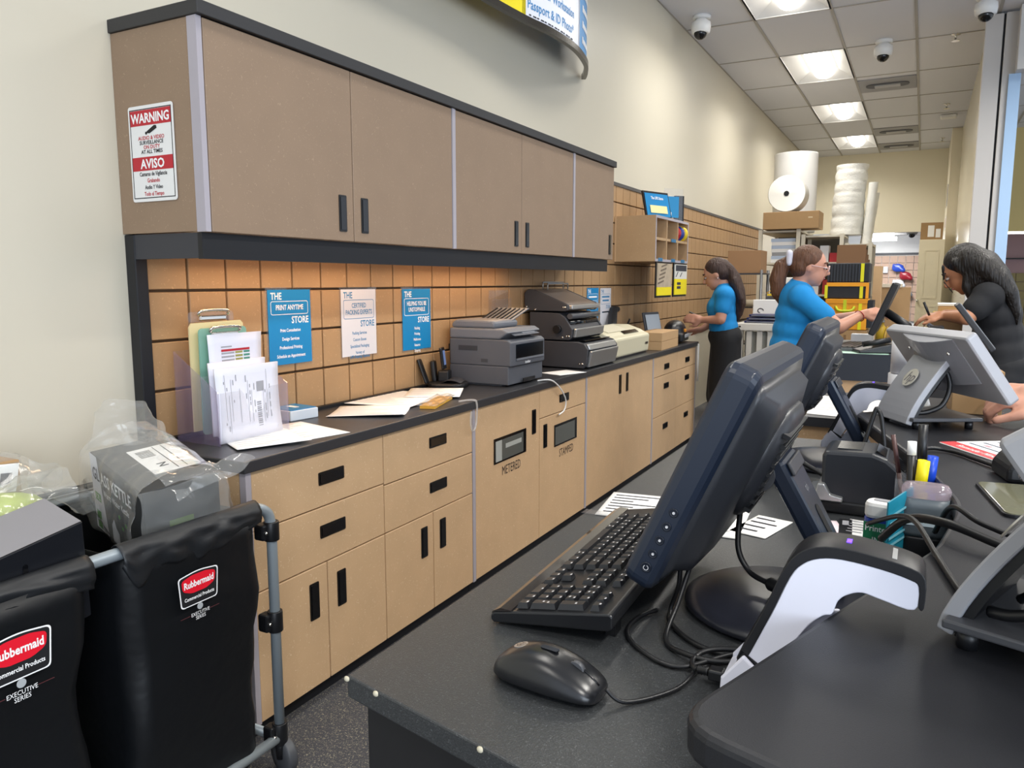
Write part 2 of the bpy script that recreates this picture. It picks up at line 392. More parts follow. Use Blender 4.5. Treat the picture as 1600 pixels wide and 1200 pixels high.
# ------------------------------------------------------------ wall cupboards
HANDLE = mat('black recessed pull', '#0b0b0c', .35)
def pull(parent, y, z, w, h, fx):
    """recessed black pull in a front facing +X (local to the world)"""
    m = MB(); e = .006
    m.prism(rrect(w, h, .004), (fx, y, z), Y, Z, X, .0025)
    o = m.build('handle', HANDLE, parent, world=True)
    MB().box(fx+.0026, fx+.0045, y-w/2+e, y+w/2-e, z-h/2+e, z+h/2-e).build('handle_recess', BLKGL, o, world=False).matrix_parent_inverse = Matrix()
    return o
def edges(m, y0, y1, z0, z1, x0, x1): m.box(x0, x1, y0+.002, y1-.002, z0+.002, z1-.002)
UB, UT = 1.422, 1.958
def wallcup(y0, y1, doors, label, endleft=False, edge=True):
    t = thing('wall_cabinet', label, 'cabinet', (-1.83, (y0+y1)/2, UB), group='particle board wall cabinets')
    MB().box(WX+.001, -1.6835, y0+.001, y1-.001, UB, UT).build('body', MDF2, t, world=True)
    MB().box(-1.6834, -1.6805, y0+.004, y1-.003, UB+.003, UT-.003).build('gap_shade_sheet', BLK, t, world=True)  # black sheet added behind the doors to paint the shade in their gaps
    if endleft: MB().box(-1.695, -1.6615, y0-.001, y0+.016, UB-.002, UT).build('edge_strip', EDGE, t, world=True)
    elif edge: MB().box(-1.68, -1.658, y0, y0+.022, UB-.002, UT).build('edge_strip', EDGE, t, world=True)
    for (a, b, hs) in doors:
        d = MB(); edges(d, a, b, UB-.004, UT, -1.680, -1.660)
        o = d.build('door', MDF2, t, bevel=.0015, seg=1, world=True)
        pull(o, (b-.055) if hs > 0 else (a+.055), UB+.085, .036, .115, -1.660)
wallcup(1.428, 2.627, [(1.445, 2.022, 1), (2.022, 2.625, -1)], 'particle board wall cabinet with a warning sign on its end panel', True)
wallcup(2.627, 3.815, [(2.65, 3.222, 1), (3.222, 3.812, -1)], 'middle particle board wall cabinet of the row, between two grey strips')
wallcup(3.815, 4.42, [(3.838, 4.418, 1)], 'single door particle board wall cabinet at the far end of the row')
tag(MB().box(WX, -1.648, 1.422, 4.43, UT+.001, UT+.036).build('cabinet_top_board', mat('black top board', '#2c2c2e', .5), bevel=.002), 'black board capping the top of the wall cabinets', 'board')
t = thing('valance', 'black valance board hung under the wall cabinets', 'valance', (-1.69, 2.9, 1.35))
MB().box(-1.705, -1.688, 1.435, 4.40, 1.350, 1.4195).build('front_board', BLK, t, world=True)
MB().box(WX+.03, -1.705, 1.435, 1.450, 1.352, 1.4195).build('end_board', mat('black grey laminate', '#33343a', .5), t, world=True)
for k, (a, b) in enumerate(((1.55, 2.5), (2.6, 3.6))):
    t = thing('undercabinet_lamp', 'warm strip lamp under the wall cabinets, %s' % ('left one' if k == 0 else 'right one'), 'lamp', (-1.85, (a+b)/2, 1.41))
    MB().box(-1.88, -1.80, a, b, 1.402, 1.4205).build('housing', WHITE, t, world=True)
    MB().box(-1.87, -1.81, a+.02, b-.02, 1.398, 1.402).build('tube', emis('warm lamp tube', '#ffb878', 3), t, world=True)
    area('undercabinet_glow', (-1.86, (a+b)/2, 1.394), (.06, b-a), 3.4, (1, .70, .42), (0, math.radians(-25), 0))
tag(MB().tube(smooth_path([(-1.82,2.70,1.997),(-1.80,2.76,2.03),(-1.80,2.83,2.038),(-1.80,2.90,2.033),(-1.80,2.925,2.01),(-1.80,2.92,1.998)]), .004).build('white_cable', WHITE), 'loop of white cable lying on top of the wall cabinets', 'cable')
# warning sign on the end panel (faces the camera, -Y)
t = thing('warning_sign', 'white and red surveillance warning sign fixed on the cabinet end', 'sign', (-1.845, 1.4265, 1.62))
sx0, sx1, sz0, sz1 = -1.940, -1.762, 1.506, 1.758
c = V(((sx0+sx1)/2, 1.4268, (sz0+sz1)/2)); w, h = sx1-sx0, sz1-sz0; nY = V((0,-1,0))
MB().prism(rrect(w, h, .008), c, X, Z, nY, .002).build('plate', WHITE, t, world=True)
yb = 1.4248-.0004
m = MB()
m.box(c.x-w/2+.008, c.x+w/2-.008, yb, yb+.0003, sz1-.052, sz1-.012).box(c.x-w/2+.008, c.x+w/2-.008, yb, yb+.0003, sz0+.082, sz0+.118)
m.text('AUDIO & VIDEO', .0138, (c.x, yb, sz1-.0895), X, Z, bold=.02, sx=1.04, lift=.0002).text('ON DUTY', .0138, (c.x, yb, sz1-.1135), X, Z, bold=.02, sx=1.04, lift=.0002)
m.text('Grabando', .0150, (c.x, yb, sz1-.2015), X, Z, bold=.02, sx=.84, lift=.0002).text('Todo el Tiempo', .0150, (c.x, yb, sz1-.2365), X, Z, bold=.02, sx=.8, lift=.0002)
m.build('red_print', RED, t, world=True)
m = MB(); m.text('WARNING', .034, (c.x, yb, sz1-.0445), X, Z, bold=.03, sx=.92, lift=.0005); m.build('white_print', TXW, t, world=True)
MB().text('AVISO', .034, (c.x, yb, sz0+.088), X, Z, bold=.03, sx=1.0, lift=.0005).build('white_print', TXW, t, world=True)
m = MB(); e = .0012
for (a0, a1, b0, b1) in ((-1,-1,-1,1),(1,1,-1,1),(-1,1,-1,-1),(-1,1,1,1)):
    m.box(c.x+a0*(w/2-.007)-e, c.x+a1*(w/2-.007)+e, yb, yb+.0003, c.z+b0*(h/2-.010)-e, c.z+b1*(h/2-.010)+e)
m.text('SURVEILLANCE', .0138, (c.x, yb, sz1-.1015), X, Z, bold=.02, sx=1.02, lift=.0002).text('AT ALL TIMES', .0138, (c.x, yb, sz1-.1255), X, Z, bold=.02, sx=1.02, lift=.0002)
m.text('Camaras de Vigilancia', .0150, (c.x, yb, sz1-.184), X, Z, bold=.02, sx=.84, lift=.0002).text('Audio Y Video', .0150, (c.x, yb, sz1-.219), X, Z, bold=.02, sx=.8, lift=.0002)
m.prism([(-.020,-.008),(.010,.006),(.018,.005),(.020,-.002),(-.009,-.014),(-.018,-.013)], (c.x+.004, yb, sz1-.060), X, Z, nY, .0003).prism(rrect(.008,.008,.0038), (c.x-.019, yb, sz1-.0725), X, Z, nY, .0003)
m.build('black_print', BLKTX, t, world=True)

# ------------------------------------------------------------ base cabinets and worktop
FX = -1.57; KB = .055; TB = .782; CT = .816
def base(y0, y1, fronts, label, strip=None, endp=False):
    t = thing('base_cabinet', label, 'cabinet', (-1.78, (y0+y1)/2, 0), group='particle board base cabinets')
    MB().box(WX+.026, FX-.0235, y0+.001, y1-.001, KB, TB).build('body', MDF, t, world=True)
    MB().box(FX-.0234, FX-.0205, y0+.02, y1-.003, KB+.002, TB-.002).build('gap_shade_sheet', BLK, t, world=True)  # same added black sheet, shade for the gaps between drawers and doors
    MB().box(WX+.05, FX-.035, y0+.001, y1-.001, 0.0, KB).build('kick_plate', BLK, t, world=True)
    if strip: MB().box(FX-.0205, FX+.002, strip[0], strip[1], KB, TB).build('edge_strip', EDGE, t, world=True)
    for fr in fronts:
        a, b, za, zb, kind = fr[:5]
        d = MB(); edges(d, a, b, za, zb, FX-.020, FX)
        o = d.build('drawer' if kind == 'w' else 'door', MDF, t, bevel=.0015, seg=1, world=True)
        if kind == 'w': pull(o, (a+b)/2+(fr[5] if len(fr) > 5 else 0), fr[6] if len(fr) > 6 else zb-.085, .115, .040, FX)
        elif kind == 'r': pull(o, b-.062, fr[5] if len(fr) > 5 else zb-.105, .040, .115, FX)
        elif kind == 'l': pull(o, a+.062, fr[5] if len(fr) > 5 else zb-.105, .040, .115, FX)
        if len(fr) > 7:
            wz = fr[7]; wy0, wy1 = wz[0], wz[1]
            MB().box(FX+.0003, FX+.003, wy0, wy1, wz[2], wz[3]).build('window_recess', BLKGL, o)
            g = MB(); g.box(FX+.003, FX+.004, wy0+.008, wy1-.03, wz[2]+.008, wz[3]-.012); g.build('window_pane', mat('smoky glass pane', '#5a5c58', .12, spec=.7), o)
            if len(wz) > 5:
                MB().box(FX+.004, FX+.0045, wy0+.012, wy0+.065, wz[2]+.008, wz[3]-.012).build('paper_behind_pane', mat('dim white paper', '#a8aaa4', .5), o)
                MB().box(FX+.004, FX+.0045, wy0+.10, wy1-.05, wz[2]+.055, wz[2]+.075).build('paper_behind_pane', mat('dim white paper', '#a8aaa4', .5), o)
            MB().text(wz[4], .058, (FX+.0006, (wy0+wy1)/2+.01, wz[2]-.062), Y, Z, bold=0, sx=.72, lift=.0003).build('lettering', mat('brown print', '#3c3026', .7), o)
    return t
base(1.433, 2.635, [(1.452, 2.032, .612, TB, 'w', .03, .70), (1.452, 2.032, .436, .612, 'w', .03, .535), (1.452, 1.742, KB, .436, 'r', .33), (1.742, 2.032, KB, .436, 'l', .33),
      (2.032, 2.614, .605, TB, 'w', .04, .70), (2.032, 2.614, .436, .605, 'w', .04, .53), (2.032, 2.327, KB, .436, 'r', .335), (2.327, 2.614, KB, .436, 'l', .335)],
     'base cabinet with four drawers over four doors at the left end', (2.614, 2.635))
MB().box(FX-.0205, FX+.002, 1.433, 1.452, KB, TB).build('edge_strip', EDGE, bpy.data.objects['base_cabinet'], world=True)
base(2.635, 3.82, [(2.637, 3.235, KB, TB, 'r', .64, 0, (2.79, 3.09, .515, .625, 'METERED', 1)), (3.235, 3.80, .642, TB, 'w', 0, .71), (3.235, 3.80, KB, .642, 'l', .55, 0, (3.40, 3.68, .475, .585, 'STAMPED'))],
     'base cabinet with mail slot doors lettered METERED and STAMPED', (3.80, 3.82))
base(3.82, 4.99, [(3.822, 4.40, KB, TB, 'r', .68), (4.40, 4.97, KB, TB, 'l', .68)], 'base cabinet with two tall plain doors right of the mail slots', (4.97, 4.99))
base(4.99, 6.10, [(4.992, 5.55, .64, TB, 'w', .02), (4.992, 5.55, .36, .64, 'w', .02, .56), (4.992, 5.55, KB, .36, 'w', .02, .27), (5.55, 6.08, .64, TB, 'w', .02), (5.55, 6.08, .36, .64, 'w', .02, .56), (5.55, 6.08, KB, .36, 'w', .02, .27)],
     'base cabinet of six drawers at the far end by the standing woman', (6.08, 6.10))
tag(MB().prism([(WX+.026,1.42),(-1.556,1.42),(-1.556,6.11),(WX+.026,6.11)], (0,0,TB+.001), X, Y, Z, .033).build('worktop', TOPM, bevel=.003), 'long black worktop over the base cabinets', 'worktop')
tag(MB().box(WX+.0265, WX+.045, 1.475, 6.1, CT+.0005, CT+.012).build('backsplash_strip', BLK), 'thin black strip where the worktop meets the slat wall', 'strip')
tag(MB().tube(smooth_path([(-1.60,2.56,.819),(-1.555,2.60,.822),(-1.548,2.615,.80),(-1.55,2.61,.72),(-1.55,2.585,.70),(-1.55,2.57,.73),(-1.55,2.575,.78)]), .004).build('clear_cable', glassy('cloudy vinyl','#eeeeee',.4,.1,.4)), 'clear plastic cable loop hanging off the worktop edge', 'cable')
tag(MB().tube(smooth_path([(-1.60,3.27,.8205),(-1.548,3.31,.822),(-1.548,3.42,.77),(-1.553,3.50,.70),(-1.556,3.49,.65),(-1.558,3.43,.635)]), .0035).build('white_cable', WHITE), 'thin white cable curving over the front of the STAMPED cabinet', 'cable')
tag(MB().tube([(-1.553,6.09,.50),(-1.553,6.09,.80)], .008).build('white_rod', WHITE), 'thin white rod standing at the far end of the base cabinets', 'rod')
# ------------------------------------------------------------ things on the worktop
def signsheet(name, label, y0, z0, w, h, body, ink, x, lines, head=None, group='sign sheets on the slat wall', tail=True):
    """letter sheet in a clear sleeve on the slat wall, facing +X"""
    t = thing(name, label, 'sign', (x, y0+w/2, z0), group=group)
    MB().prism(rrect(w+.014, h+.016, .003), (x, y0+w/2, z0+h/2), Y, Z, X, .002).build('clear_sleeve', CLEAR, t, world=True)
    MB().prism(rrect(w, h, .002), (x+.0022, y0+w/2, z0+h/2), Y, Z, X, .001).build('sheet', body, t, world=True)
    m = MB(); xf = x+.0034; yc = y0+w/2; zt = z0+h; k = w/.21
    m.text('THE', .034*k, (xf, y0+.014*k, zt-.034*k), Y, Z, 'LEFT', .02, .85)
    n = len(head); bh = .026*n*k+.022*k; bz = zt-.040*k-bh
    def frame(cy, cz, ww, hh, e):
        o, i = rrect(ww, hh, .008*k), rrect(ww-2*e, hh-2*e, .0065*k); q = len(o)
        m.add([(xf, cy+a, cz+b) for a, b in o]+[(xf, cy+a, cz+b) for a, b in i], [(j, (j+1)%q, q+(j+1)%q, q+j) for j in range(q)])
    frame(yc, bz+bh/2, w-.026*k, bh, .0022*k)
    for q, hl in enumerate(head):
        if hl[0] == '|': e_ = float(hl[1:])*w/2; m.box(xf-.0004, xf+.0002, yc-e_, yc+e_, bz+bh-.027*k-.026*k*q, bz+bh-.016*k-.026*k*q)
        else: m.text(hl, .0255*k, (xf, yc, bz+bh-.031*k-.026*k*q), Y, Z, 'CENTER', .02, .74)
    m.text('STORE', .034*k, (xf, y0+w-.012*k, bz-.031*k), Y, Z, 'RIGHT', .02, .85)
    zz = bz-.061*k
    for ln in lines:
        if ln[0] == '|': e_ = float(ln[1:])*w/2; m.box(xf-.0004, xf+.0002, yc-e_, yc+e_, zz, zz+.009*k)
        else: m.text(ln, .0165*k, (xf, yc, zz), Y, Z, 'CENTER', .02, .82); zz -= (.0305 if len(lines) < 5 else .0255 if 'Variety of' in lines else .0245)*k*(.62 if ln.endswith(' of') else 1)
    m.build('lettering', ink, t, world=True); return t
SX = WX+.0245
BLUETX = mat('blue print', '#2a78a8', .6)
signsheet('wall_sign', 'blue PRINT ANYTIME sign sheet on the slat wall', 1.935, 1.000, .208, .262, BLUE, TXW, SX, ['Print Consultation','Design Services','Professional Printing','Schedule an Appointment'], ['PRINT ANYTIME'])
signsheet('wall_sign', 'white CERTIFIED PACKING EXPERTS sign sheet on the slat wall', 2.312, .998, .213, .262, mat('sign white','#d6d5da',.4), BLUETX, SX, ['Packing Services','Custom Boxes','Specialized Packaging','Variety of','UPS Shipping Options'], ['CERTIFIED','PACKING EXPERTS'])
signsheet('wall_sign', 'blue HELPING YOU BE UNSTOPPABLE sign sheet on the slat wall', 2.709, .992, .213, .266, BLUE, TXW, SX, ['Packing','Printing','Mailboxes','Returns','Shipping'], ['HELPING YOU BE','UNSTOPPABLE'])
signsheet('wall_sign', 'small blue sign sheet beside the roll laminator', 4.78, .985, .205, .262, BLUE, TXW, SX, ['|.55','|.5','|.6','|.5'], ['|.7'])
signsheet('wall_sign', 'small white sign sheet right of the blue one by the laminator', 5.02, .982, .205, .262, mat('sign white','#d6d5da',.4), BLUETX, SX, ['|.6','|.5','|.65','|.5'], ['|.7','|.6'])
t = thing('sign_holder', 'empty clear acrylic holder on the slat wall above the printer', 'sign holder', (SX, 3.58, 1.11))
MB().box(SX, SX+.003, 3.46, 3.67, 1.10, 1.245).build('back_plate', CLEAR, t, world=True)
MB().box(SX+.02, SX+.023, 3.46, 3.67, 1.10, 1.20).build('front_plate', CLEAR, t, world=True)

def sheet(name, label, x, y, z, w, h, rz, cat='paper', m=PAPER, ink=GREYTX, rows=8, group=None, curl=0., seed=1, th=.0012, cols=1):
    """sheet lying flat: w along its own x, h along its own y"""
    t = thing(name, label, cat, (x, y, z), rz, group)
    def fn(u, v): return V(((u-.5)*w, (v-.5)*h, th+curl*(abs(2*v-1)**3)*(.3+.7*u)))
    MB().grid(fn, 8, 10).build('page', m, t, solid=th)
    if rows:
        r = random.Random(seed); g = MB()
        for k in range(rows):
            v = .08+.84*(k+.5)/rows
            for c in range(cols):
                a = .08+(.84/cols)*c; b = a+(.84/cols)*r.uniform(.4, .92)
                p = [fn(a, v), fn(b, v), fn(b, v+.22/rows), fn(a, v+.22/rows)]
                g.add([q+V((0,0,.0006)) for q in p], [(0,1,2,3)])
        g.build('print', ink, t)
    return t
FAINT = mat('faint print', '#d2d0d0', .8)
sheet('paper_sheet', 'white sheet lying in front of the acrylic file holder, nearest the worktop edge', -1.745, 1.665, CT+.0035, .215, .28, math.radians(62), ink=FAINT, curl=.006, seed=3)
sheet('paper_sheet', 'white sheet under another one beside the acrylic file holder', -1.735, 1.80, CT+.0005, .215, .28, math.radians(76), ink=FAINT, seed=4)
sheet('paper_sheet', 'curled white form with line text, front left of the spread papers', -1.755, 2.20, CT+.0005, .27, .22, math.radians(28), ink=FAINT, curl=.012, seed=5, rows=12)
sheet('paper_sheet', 'large white sheet at the back of the spread papers by the slat wall', -1.85, 2.50, CT+.006, .30, .38, math.radians(8), ink=FAINT, seed=6, rows=10)
sheet('paper_sheet', 'white sheet pointing towards the black desk phone', -1.80, 2.69, CT+.0088, .23, .26, math.radians(28), ink=FAINT, seed=7)
sheet('paper_sheet', 'small white sheet between the grey printer and the roll laminator', -1.64, 3.66, CT+.0005, .15, .20, math.radians(-20), rows=0)
t = thing('notepad', 'yellow pad in a clear plastic bag by the worktop edge', 'pad', (-1.655, 2.49, CT), math.radians(18))
MB().box(-.03,.03,-.135,.12,.001,.012).build('pad', mat('amber paper', '#dda73a', .7), t)
random.seed(3)
MB().grid(lambda u,v: V(((u-.5)*.085, (v-.5)*.31, .0155+.004*math.sin(u*9)*math.sin(v*17))), 12, 24).build('plastic_bag', FILM, t)
t = thing('card_box', 'blue and white card box beside the acrylic file holder', 'box', (-1.93, 1.99, CT+.0005), math.radians(-8))
MB().box(-.075,.065,-.06,.06,0,.035).build('box', mat('pale card', '#d5dde6', .5), t, bevel=.003)
MB().box(-.07,.06,-.055,.055,.0352,.038).build('blue_lid', BLUE, t)
MB().prism(rrect(.05,.022,.004),(0,0,.0384),X,Y,Z,.0006).build('white_emblem', TXW, t)

# acrylic three tier holder with papers
t = thing('file_holder', 'clear acrylic three tier file holder full of papers', 'file holder', (-1.88, 1.68, CT+.0005))
for nm, x, y0, y1, z1 in (('front_panel', -1.765, 1.535, 1.795, .155), ('middle_panel', -1.835, 1.53, 1.80, .20), ('back_panel', -1.945, 1.53, 1.80, .27)):
    if nm == 'front_panel':
        o = [(y0,.001),(y1,.001),(y1,.155),(1.725,.155),(1.715,.145),(1.695,.09),(1.68,.08),(1.655,.08),(1.64,.09),(1.62,.145),(1.61,.155),(y0,.155)]
        m = MB().prism([(a-1.665, b) for a, b in o], (x, 1.665, CT), Y, Z, X, .003)
    else: m = MB().box(x, x+.003, y0, y1, CT+.001, CT+z1)
    m.build(nm, CLEAR, t, world=True)
for y in (1.527, 1.80):
    MB().prism([(-1.765,.001),(-1.945,.001),(-1.945,.27),(-1.835,.20),(-1.765,.155)], (0,y,CT), X, Z, Y, .003).build('side_panel', glassy('lilac acrylic', '#b9a9dc', .14, .03, .3), t, world=True)
def standpaper(name, label, cat, x, y0, y1, z0, z1, m, lean=.0, parts=None, group='papers in the acrylic file holder', n=1):
    t = thing(name, label, cat, (x, (y0+y1)/2, CT+z0), group=group)
    W_ = y1-y0; H_ = z1-z0
    def fn(u, v): return V((lean*v - .010*math.sin(math.pi*v)*(u-.3), (u-.5)*W_, v*H_))
    o = MB().grid(fn, 8, 8).build('page', m, t, solid=.002*n)
    g = MB()
    if parts: parts(lambda u, v, d=.0012: fn(u, v)+V((d, 0, 0)), g, t)
    return t
def formprint(f, g, t):
    r = random.Random(2)
    def bar(u0,u1,v0,v1): g.add([f(u0,v0),f(u1,v0),f(u1,v1),f(u0,v1)], [(0,1,2,3)])
    for u in (.12,.17,.21,.34,.47,.53,.72,.78): bar(u, u+.006, r.uniform(.1,.3), r.uniform(.6,.92))
    for k in range(26):
        u = r.choice((.10,.14,.24,.29,.44,.50,.57,.75,.83)); v = r.uniform(.1,.85); bar(u, u+.014, v, v+r.uniform(.02,.10))
    for k in range(12): bar(.61, .68, .14+.029*k, .14+.029*k+(.020 if k % 3 else .012))
    bar(.62,.74,.62,.76)
    g.build('print', GREYTX, t)
standpaper('paper_sheaf', 'folded white form with barcode in the front tier of the file holder', 'paper', -1.775, 1.538, 1.786, .004, .224, LILAC, -.012, formprint, n=3)
standpaper('paper_sheaf', 'white sheets just behind the front form in the file holder', 'paper', -1.815, 1.55, 1.77, .02, .238, LILAC, -.01, None, n=3)
def chart(f, g, t):
    def bar(h,u0,u1,v0,v1): h.add([f(u0,v0),f(u1,v0),f(u1,v1),f(u0,v1)], [(0,1,2,3)])
    r = MB(); bar(r,.22,.76,.80,.825); r.build('red_rule', RED, t)
    a = MB(); b = MB(); cgr = MB()
    for k in range(14):
        v = .77-.04*k; bar(a,.22,.46,v,v+.02); bar(b,.48,.62,v,v+.024); bar(cgr,.64,.76,v,v+.024)
    bar(a,.22,.42,.845,.86)
    a.build('grey_rows', GREYTX, t); b.build('olive_rows', mat('olive print','#9c9a55',.7), t); cgr.build('teal_rows', mat('teal print','#4e8f7c',.7), t)
standpaper('paper_sheet', 'white sheet printed with a coloured table in the middle of the file holder', 'paper', -1.845, 1.575, 1.785, .05, .318, LILAC, -.008, chart)
def clipboard(name, label, x, y0, y1, z0, z1, m):
    t = thing(name, label, 'clipboard', (x, (y0+y1)/2, CT+z0), group='clipboards in the acrylic file holder')
    MB().prism(rrect(y1-y0, z1-z0, .012), (x, (y0+y1)/2, CT+(z0+z1)/2), Y, Z, X, .004).build('board', m, t, world=True)
    yc = (y0+y1)/2
    MB().box(x+.004, x+.014, yc-.05, yc+.05, CT+z1-.028, CT+z1-.012).build('clip', CHROME, t, bevel=.004, world=True)
    MB().tube(smooth_path([(x+.010,yc-.055,CT+z1-.012),(x+.018,yc-.045,CT+z1+.002),(x+.018,yc+.045,CT+z1+.002),(x+.010,yc+.055,CT+z1-.012)]), .005).build('clip_lever', CHROME, t, world=True)
clipboard('clipboard', 'clear mint clipboard with chrome clip in the file holder', -1.868, 1.555, 1.735, .02, .337, glassy('mint acrylic', '#9fd4c8', .75, .08, .2))
t = thing('manila_folder', 'manila folder standing behind the mint clipboard', 'folder', (-1.893, 1.64, CT+.01))
MB().prism([(1.542,.03),(1.745,.03),(1.745,.345),(1.735,.355),(1.55,.352),(1.542,.34)], (-1.893,0,CT), Y, Z, X, .005).build('folder', mat('manila', '#e2cf9c', .7), t, world=True)
clipboard('clipboard', 'clear clipboard behind the manila folder, rearmost in the file holder', -1.915, 1.56, 1.73, .02, .385, CLEAR)

# desk phone with headset cradle
t = thing('desk_phone', 'black desk phone with cordless handset cradle left of the grey printer', 'phone', (-1.88, 2.92, CT+.0005), math.radians(20))
MB().prism(rrect(.18,.15,.05), (0,0,0), X, Y, Z, .022).build('base', BLKPL, t, bevel=.008)
MB().grid(lambda u,v: V((-.02+.09*u, -.06+.12*v, .024+.012*math.sin(math.pi*u))), 8, 8).build('key_pad', DKGREY, t)
MB().par((-.09,-.075,.02),(.012,0,0),(0,.05,0),(-.035,-.01,.11)).build('handset', BLKPL, t, bevel=.005)
MB().par((-.075,.0,.02),(.02,0,0),(0,.05,0),(-.01,.0,.095)).build('charging_cradle', BLKPL, t, bevel=.006)
MB().par((-.035,.02,.075),(.014,0,0),(0,.055,0),(-.012,0,.10)).build('receiver', BLKGL, t, bevel=.004)
MB().par((-.0225,.028,.095),(.001,0,0),(0,.036,0),(-.0075,0,.066)).build('screen', emis('dim blue display', '#5b6f99', .5), t)
MB().par((-.05,.01,.02),(.05,0,0),(0,.07,0),(0,0,.05)).build('receiver_dock', BLKPL, t, bevel=.006)

# printer
PG = mat('slate grey printer plastic', '#53565d', .5, bump=.03, bscale=900); PG2 = mat('lighter slate printer plastic', '#6b6e75', .45)
t = thing('laser_printer', 'grey multifunction laser printer on the black worktop', 'printer', (-1.765, 3.205, CT+.0005))
x0, x1, y0, y1 = -.172, .140, -.180, .172
MB().box(x0,x1,y0,y1,.008,.092).box(x0+.01,x1-.04,y0+.01,y1-.01,0,.008).build('paper_tray_base', PG, t, bevel=.008)
m = MB(); m.prism([(x0,.092),(x1+.012,.092),(x1+.012,.20),(x1-.005,.212),(x1-.02,.214),(x0,.214)], (0,y0,0), X, Z, Y, y1-y0); m.build('body', PG, t, bevel=.006)
MB().prism([(x0,.2145),(x1-.05,.2145),(x1+.0,.245),(x1-.03,.262),(x0,.262)], (0,y0,0), X, Z, Y, y1-y0-.02).build('scanner_unit', PG2, t, bevel=.008)
MB().prism([(x0+.004,.262),(x1-.08,.262),(x1-.075,.285),(x1-.09,.298),(x0+.03,.300),(x0+.004,.285)], (0,y0+.012,0), X, Z, Y, .23).build('document_feeder', PG2, t, bevel=.010)
tr = MB().par((x0+.05,y0+.18,.285),(.18,0,.0),(0,.19,.055),(0,-.001,.005)).build('feeder_tray', PG2, t, bevel=.002)
m = MB()
for k in range(7): m.par((x0+.06+.025*k,y0+.19,.2945),(.006,0,0),(0,.16,.0463),(0,-.001,.004))
m.build('tray_rib', BLKPL, tr)
MB().par((x1-.055,y0+.05,.250),(.062,0,-.022),(0,.25,0),(.0015,0,.003)).build('control_panel', PG2, t, bevel=.002)
MB().par((x1-.045,y0+.14,.2515),(.045,0,-.016),(0,.13,0),(.0005,0,.002)).build('control_screen', mat('light panel gloss', '#a6a9ae', .12), t)
MB().box(x1+.0122,x1+.0135,y0+.05,y1-.02,.125,.190).build('output_slot', BLKGL, t)
MB().box(x1+.0125,x1+.019,y0+.05,y1-.02,.118,.126).build('output_lip', PG2, t)
MB().box(x1+.0122,x1+.016,y0+.12,y0+.24,.012,.030).build('tray_grip', BLKPL, t)
MB().box(x1+.0122,x1+.0128,y0+.02,y1-.01,.0905,.0925).build('tray_seam', BLKPL, t)
MB().text('brother', .017, (x1+.0124,y0+.17,.098), Y, Z, 'CENTER', .02).build('lettering', TXW, t)
MB().box(x0+.05,x0+.15,y0-.0015,y0+.001,.16,.182).build('side_grip', mat('shadow grey', '#34363b', .5), t)
MB().box(x0+.17,x0+.205,y0-.0008,y0+.001,.108,.124).build('rating_plate', DKGREY, t)
MB().prism(rrect(.012,.03,.004), (x0-.012,y0+.02,.17), X, Z, Y, .012).build('hinge_knob', BLKPL, t)

# roll laminator
LM = mat('charcoal laminator panel', '#393a3f', .5, bump=.03, bscale=600)
t = thing('roll_laminator', 'three deck roll laminator with silver rollers on the worktop', 'laminator', (-1.77, 4.07, CT+.0005))
def lam(px, pz): return (px+1.77, pz-CT)
low = [lam(*p) for p in ((-1.93,.825),(-1.60,.82),(-1.583,.845),(-1.578,.925),(-1.60,.955),(-1.64,.963),(-1.93,.966))]
mid = [lam(*p) for p in ((-1.93,.972),(-1.69,.972),(-1.675,.985),(-1.672,1.03),(-1.715,1.095),(-1.75,1.118),(-1.93,1.122))]
top = [lam(*p) for p in ((-1.965,1.13),(-1.715,1.128),(-1.700,1.135),(-1.703,1.166),(-1.905,1.245),(-1.945,1.248),(-1.968,1.225))]
for prof, y0, w in ((low,-.23,.46),(mid,-.225,.45),(top,-.22,.44)):
    i = 'lower_deck' if prof is low else 'middle_deck' if prof is mid else 'upper_deck'
    for yy in (y0, y0+w-.018): MB().prism(prof, (0,yy,0), X, Z, Y, .018).build('side_panel', LM, t, bevel=.003)
    inner = [(a*.985-.006, b) for a, b in prof]
    MB().prism(inner, (0,y0+.018,0), X, Z, Y, w-.036).build(i, LM if prof is not top else mat('brown grey cover', '#7a706a', .3), t)
    b = MB()
    for (a, c_) in prof[:5]: b.ell((a*.9-.008, y0-.001, c_*.0+(prof[0][1]+.02 if c_ < .5*(prof[0][1]+prof[-1][1]) else prof[2][1])), (.006,.003,.006), 8, 6)
    b.build('bolts', CHROME, t)
def bar(xa, za, xb, zb, r, m, y0=-.205, y1=.205):
    MB().par((xa+1.77,y0,za-CT),(xb-xa,0,zb-za),(0,y1-y0,0),(r,0,0)).build('roller_guard', m, t, bevel=.006)
bar(-1.600,.825,-1.580,.915,.022, SILVER); bar(-1.585,.92,-1.60,.952,.015, SILVER); bar(-1.680,.985,-1.672,1.035,.022, SILVER); bar(-1.706,1.137,-1.706,1.163,.028, SILVER)
MB().tube([(.055,-.205,.245),(.055,.205,.245)], .022, 14).build('roller', BLKGL, t)
MB().tube([(.075,-.205,.285),(.075,.205,.285)], .016, 14).build('roller', mat('grey rubber','#4a4b4f',.4), t)
MB().tube([(.015,-.25,.215),(.015,-.225,.215)], .022, 14).build('knob', BLKPL, t)
MB().box(.09,.16,-.19,.19,.1505,.154).build('control_strip', BLKGL, t)
m = MB(); m.tube([(-.13,-.12,.432),(-.13,-.12,.47),(-.13,.16,.47),(-.13,.16,.432)], .004); m.tube([(-.10,-.12,.428),(-.10,-.12,.462),(-.10,.16,.462),(-.10,.16,.428)], .004); m.build('wire_rack', SILVER, t)

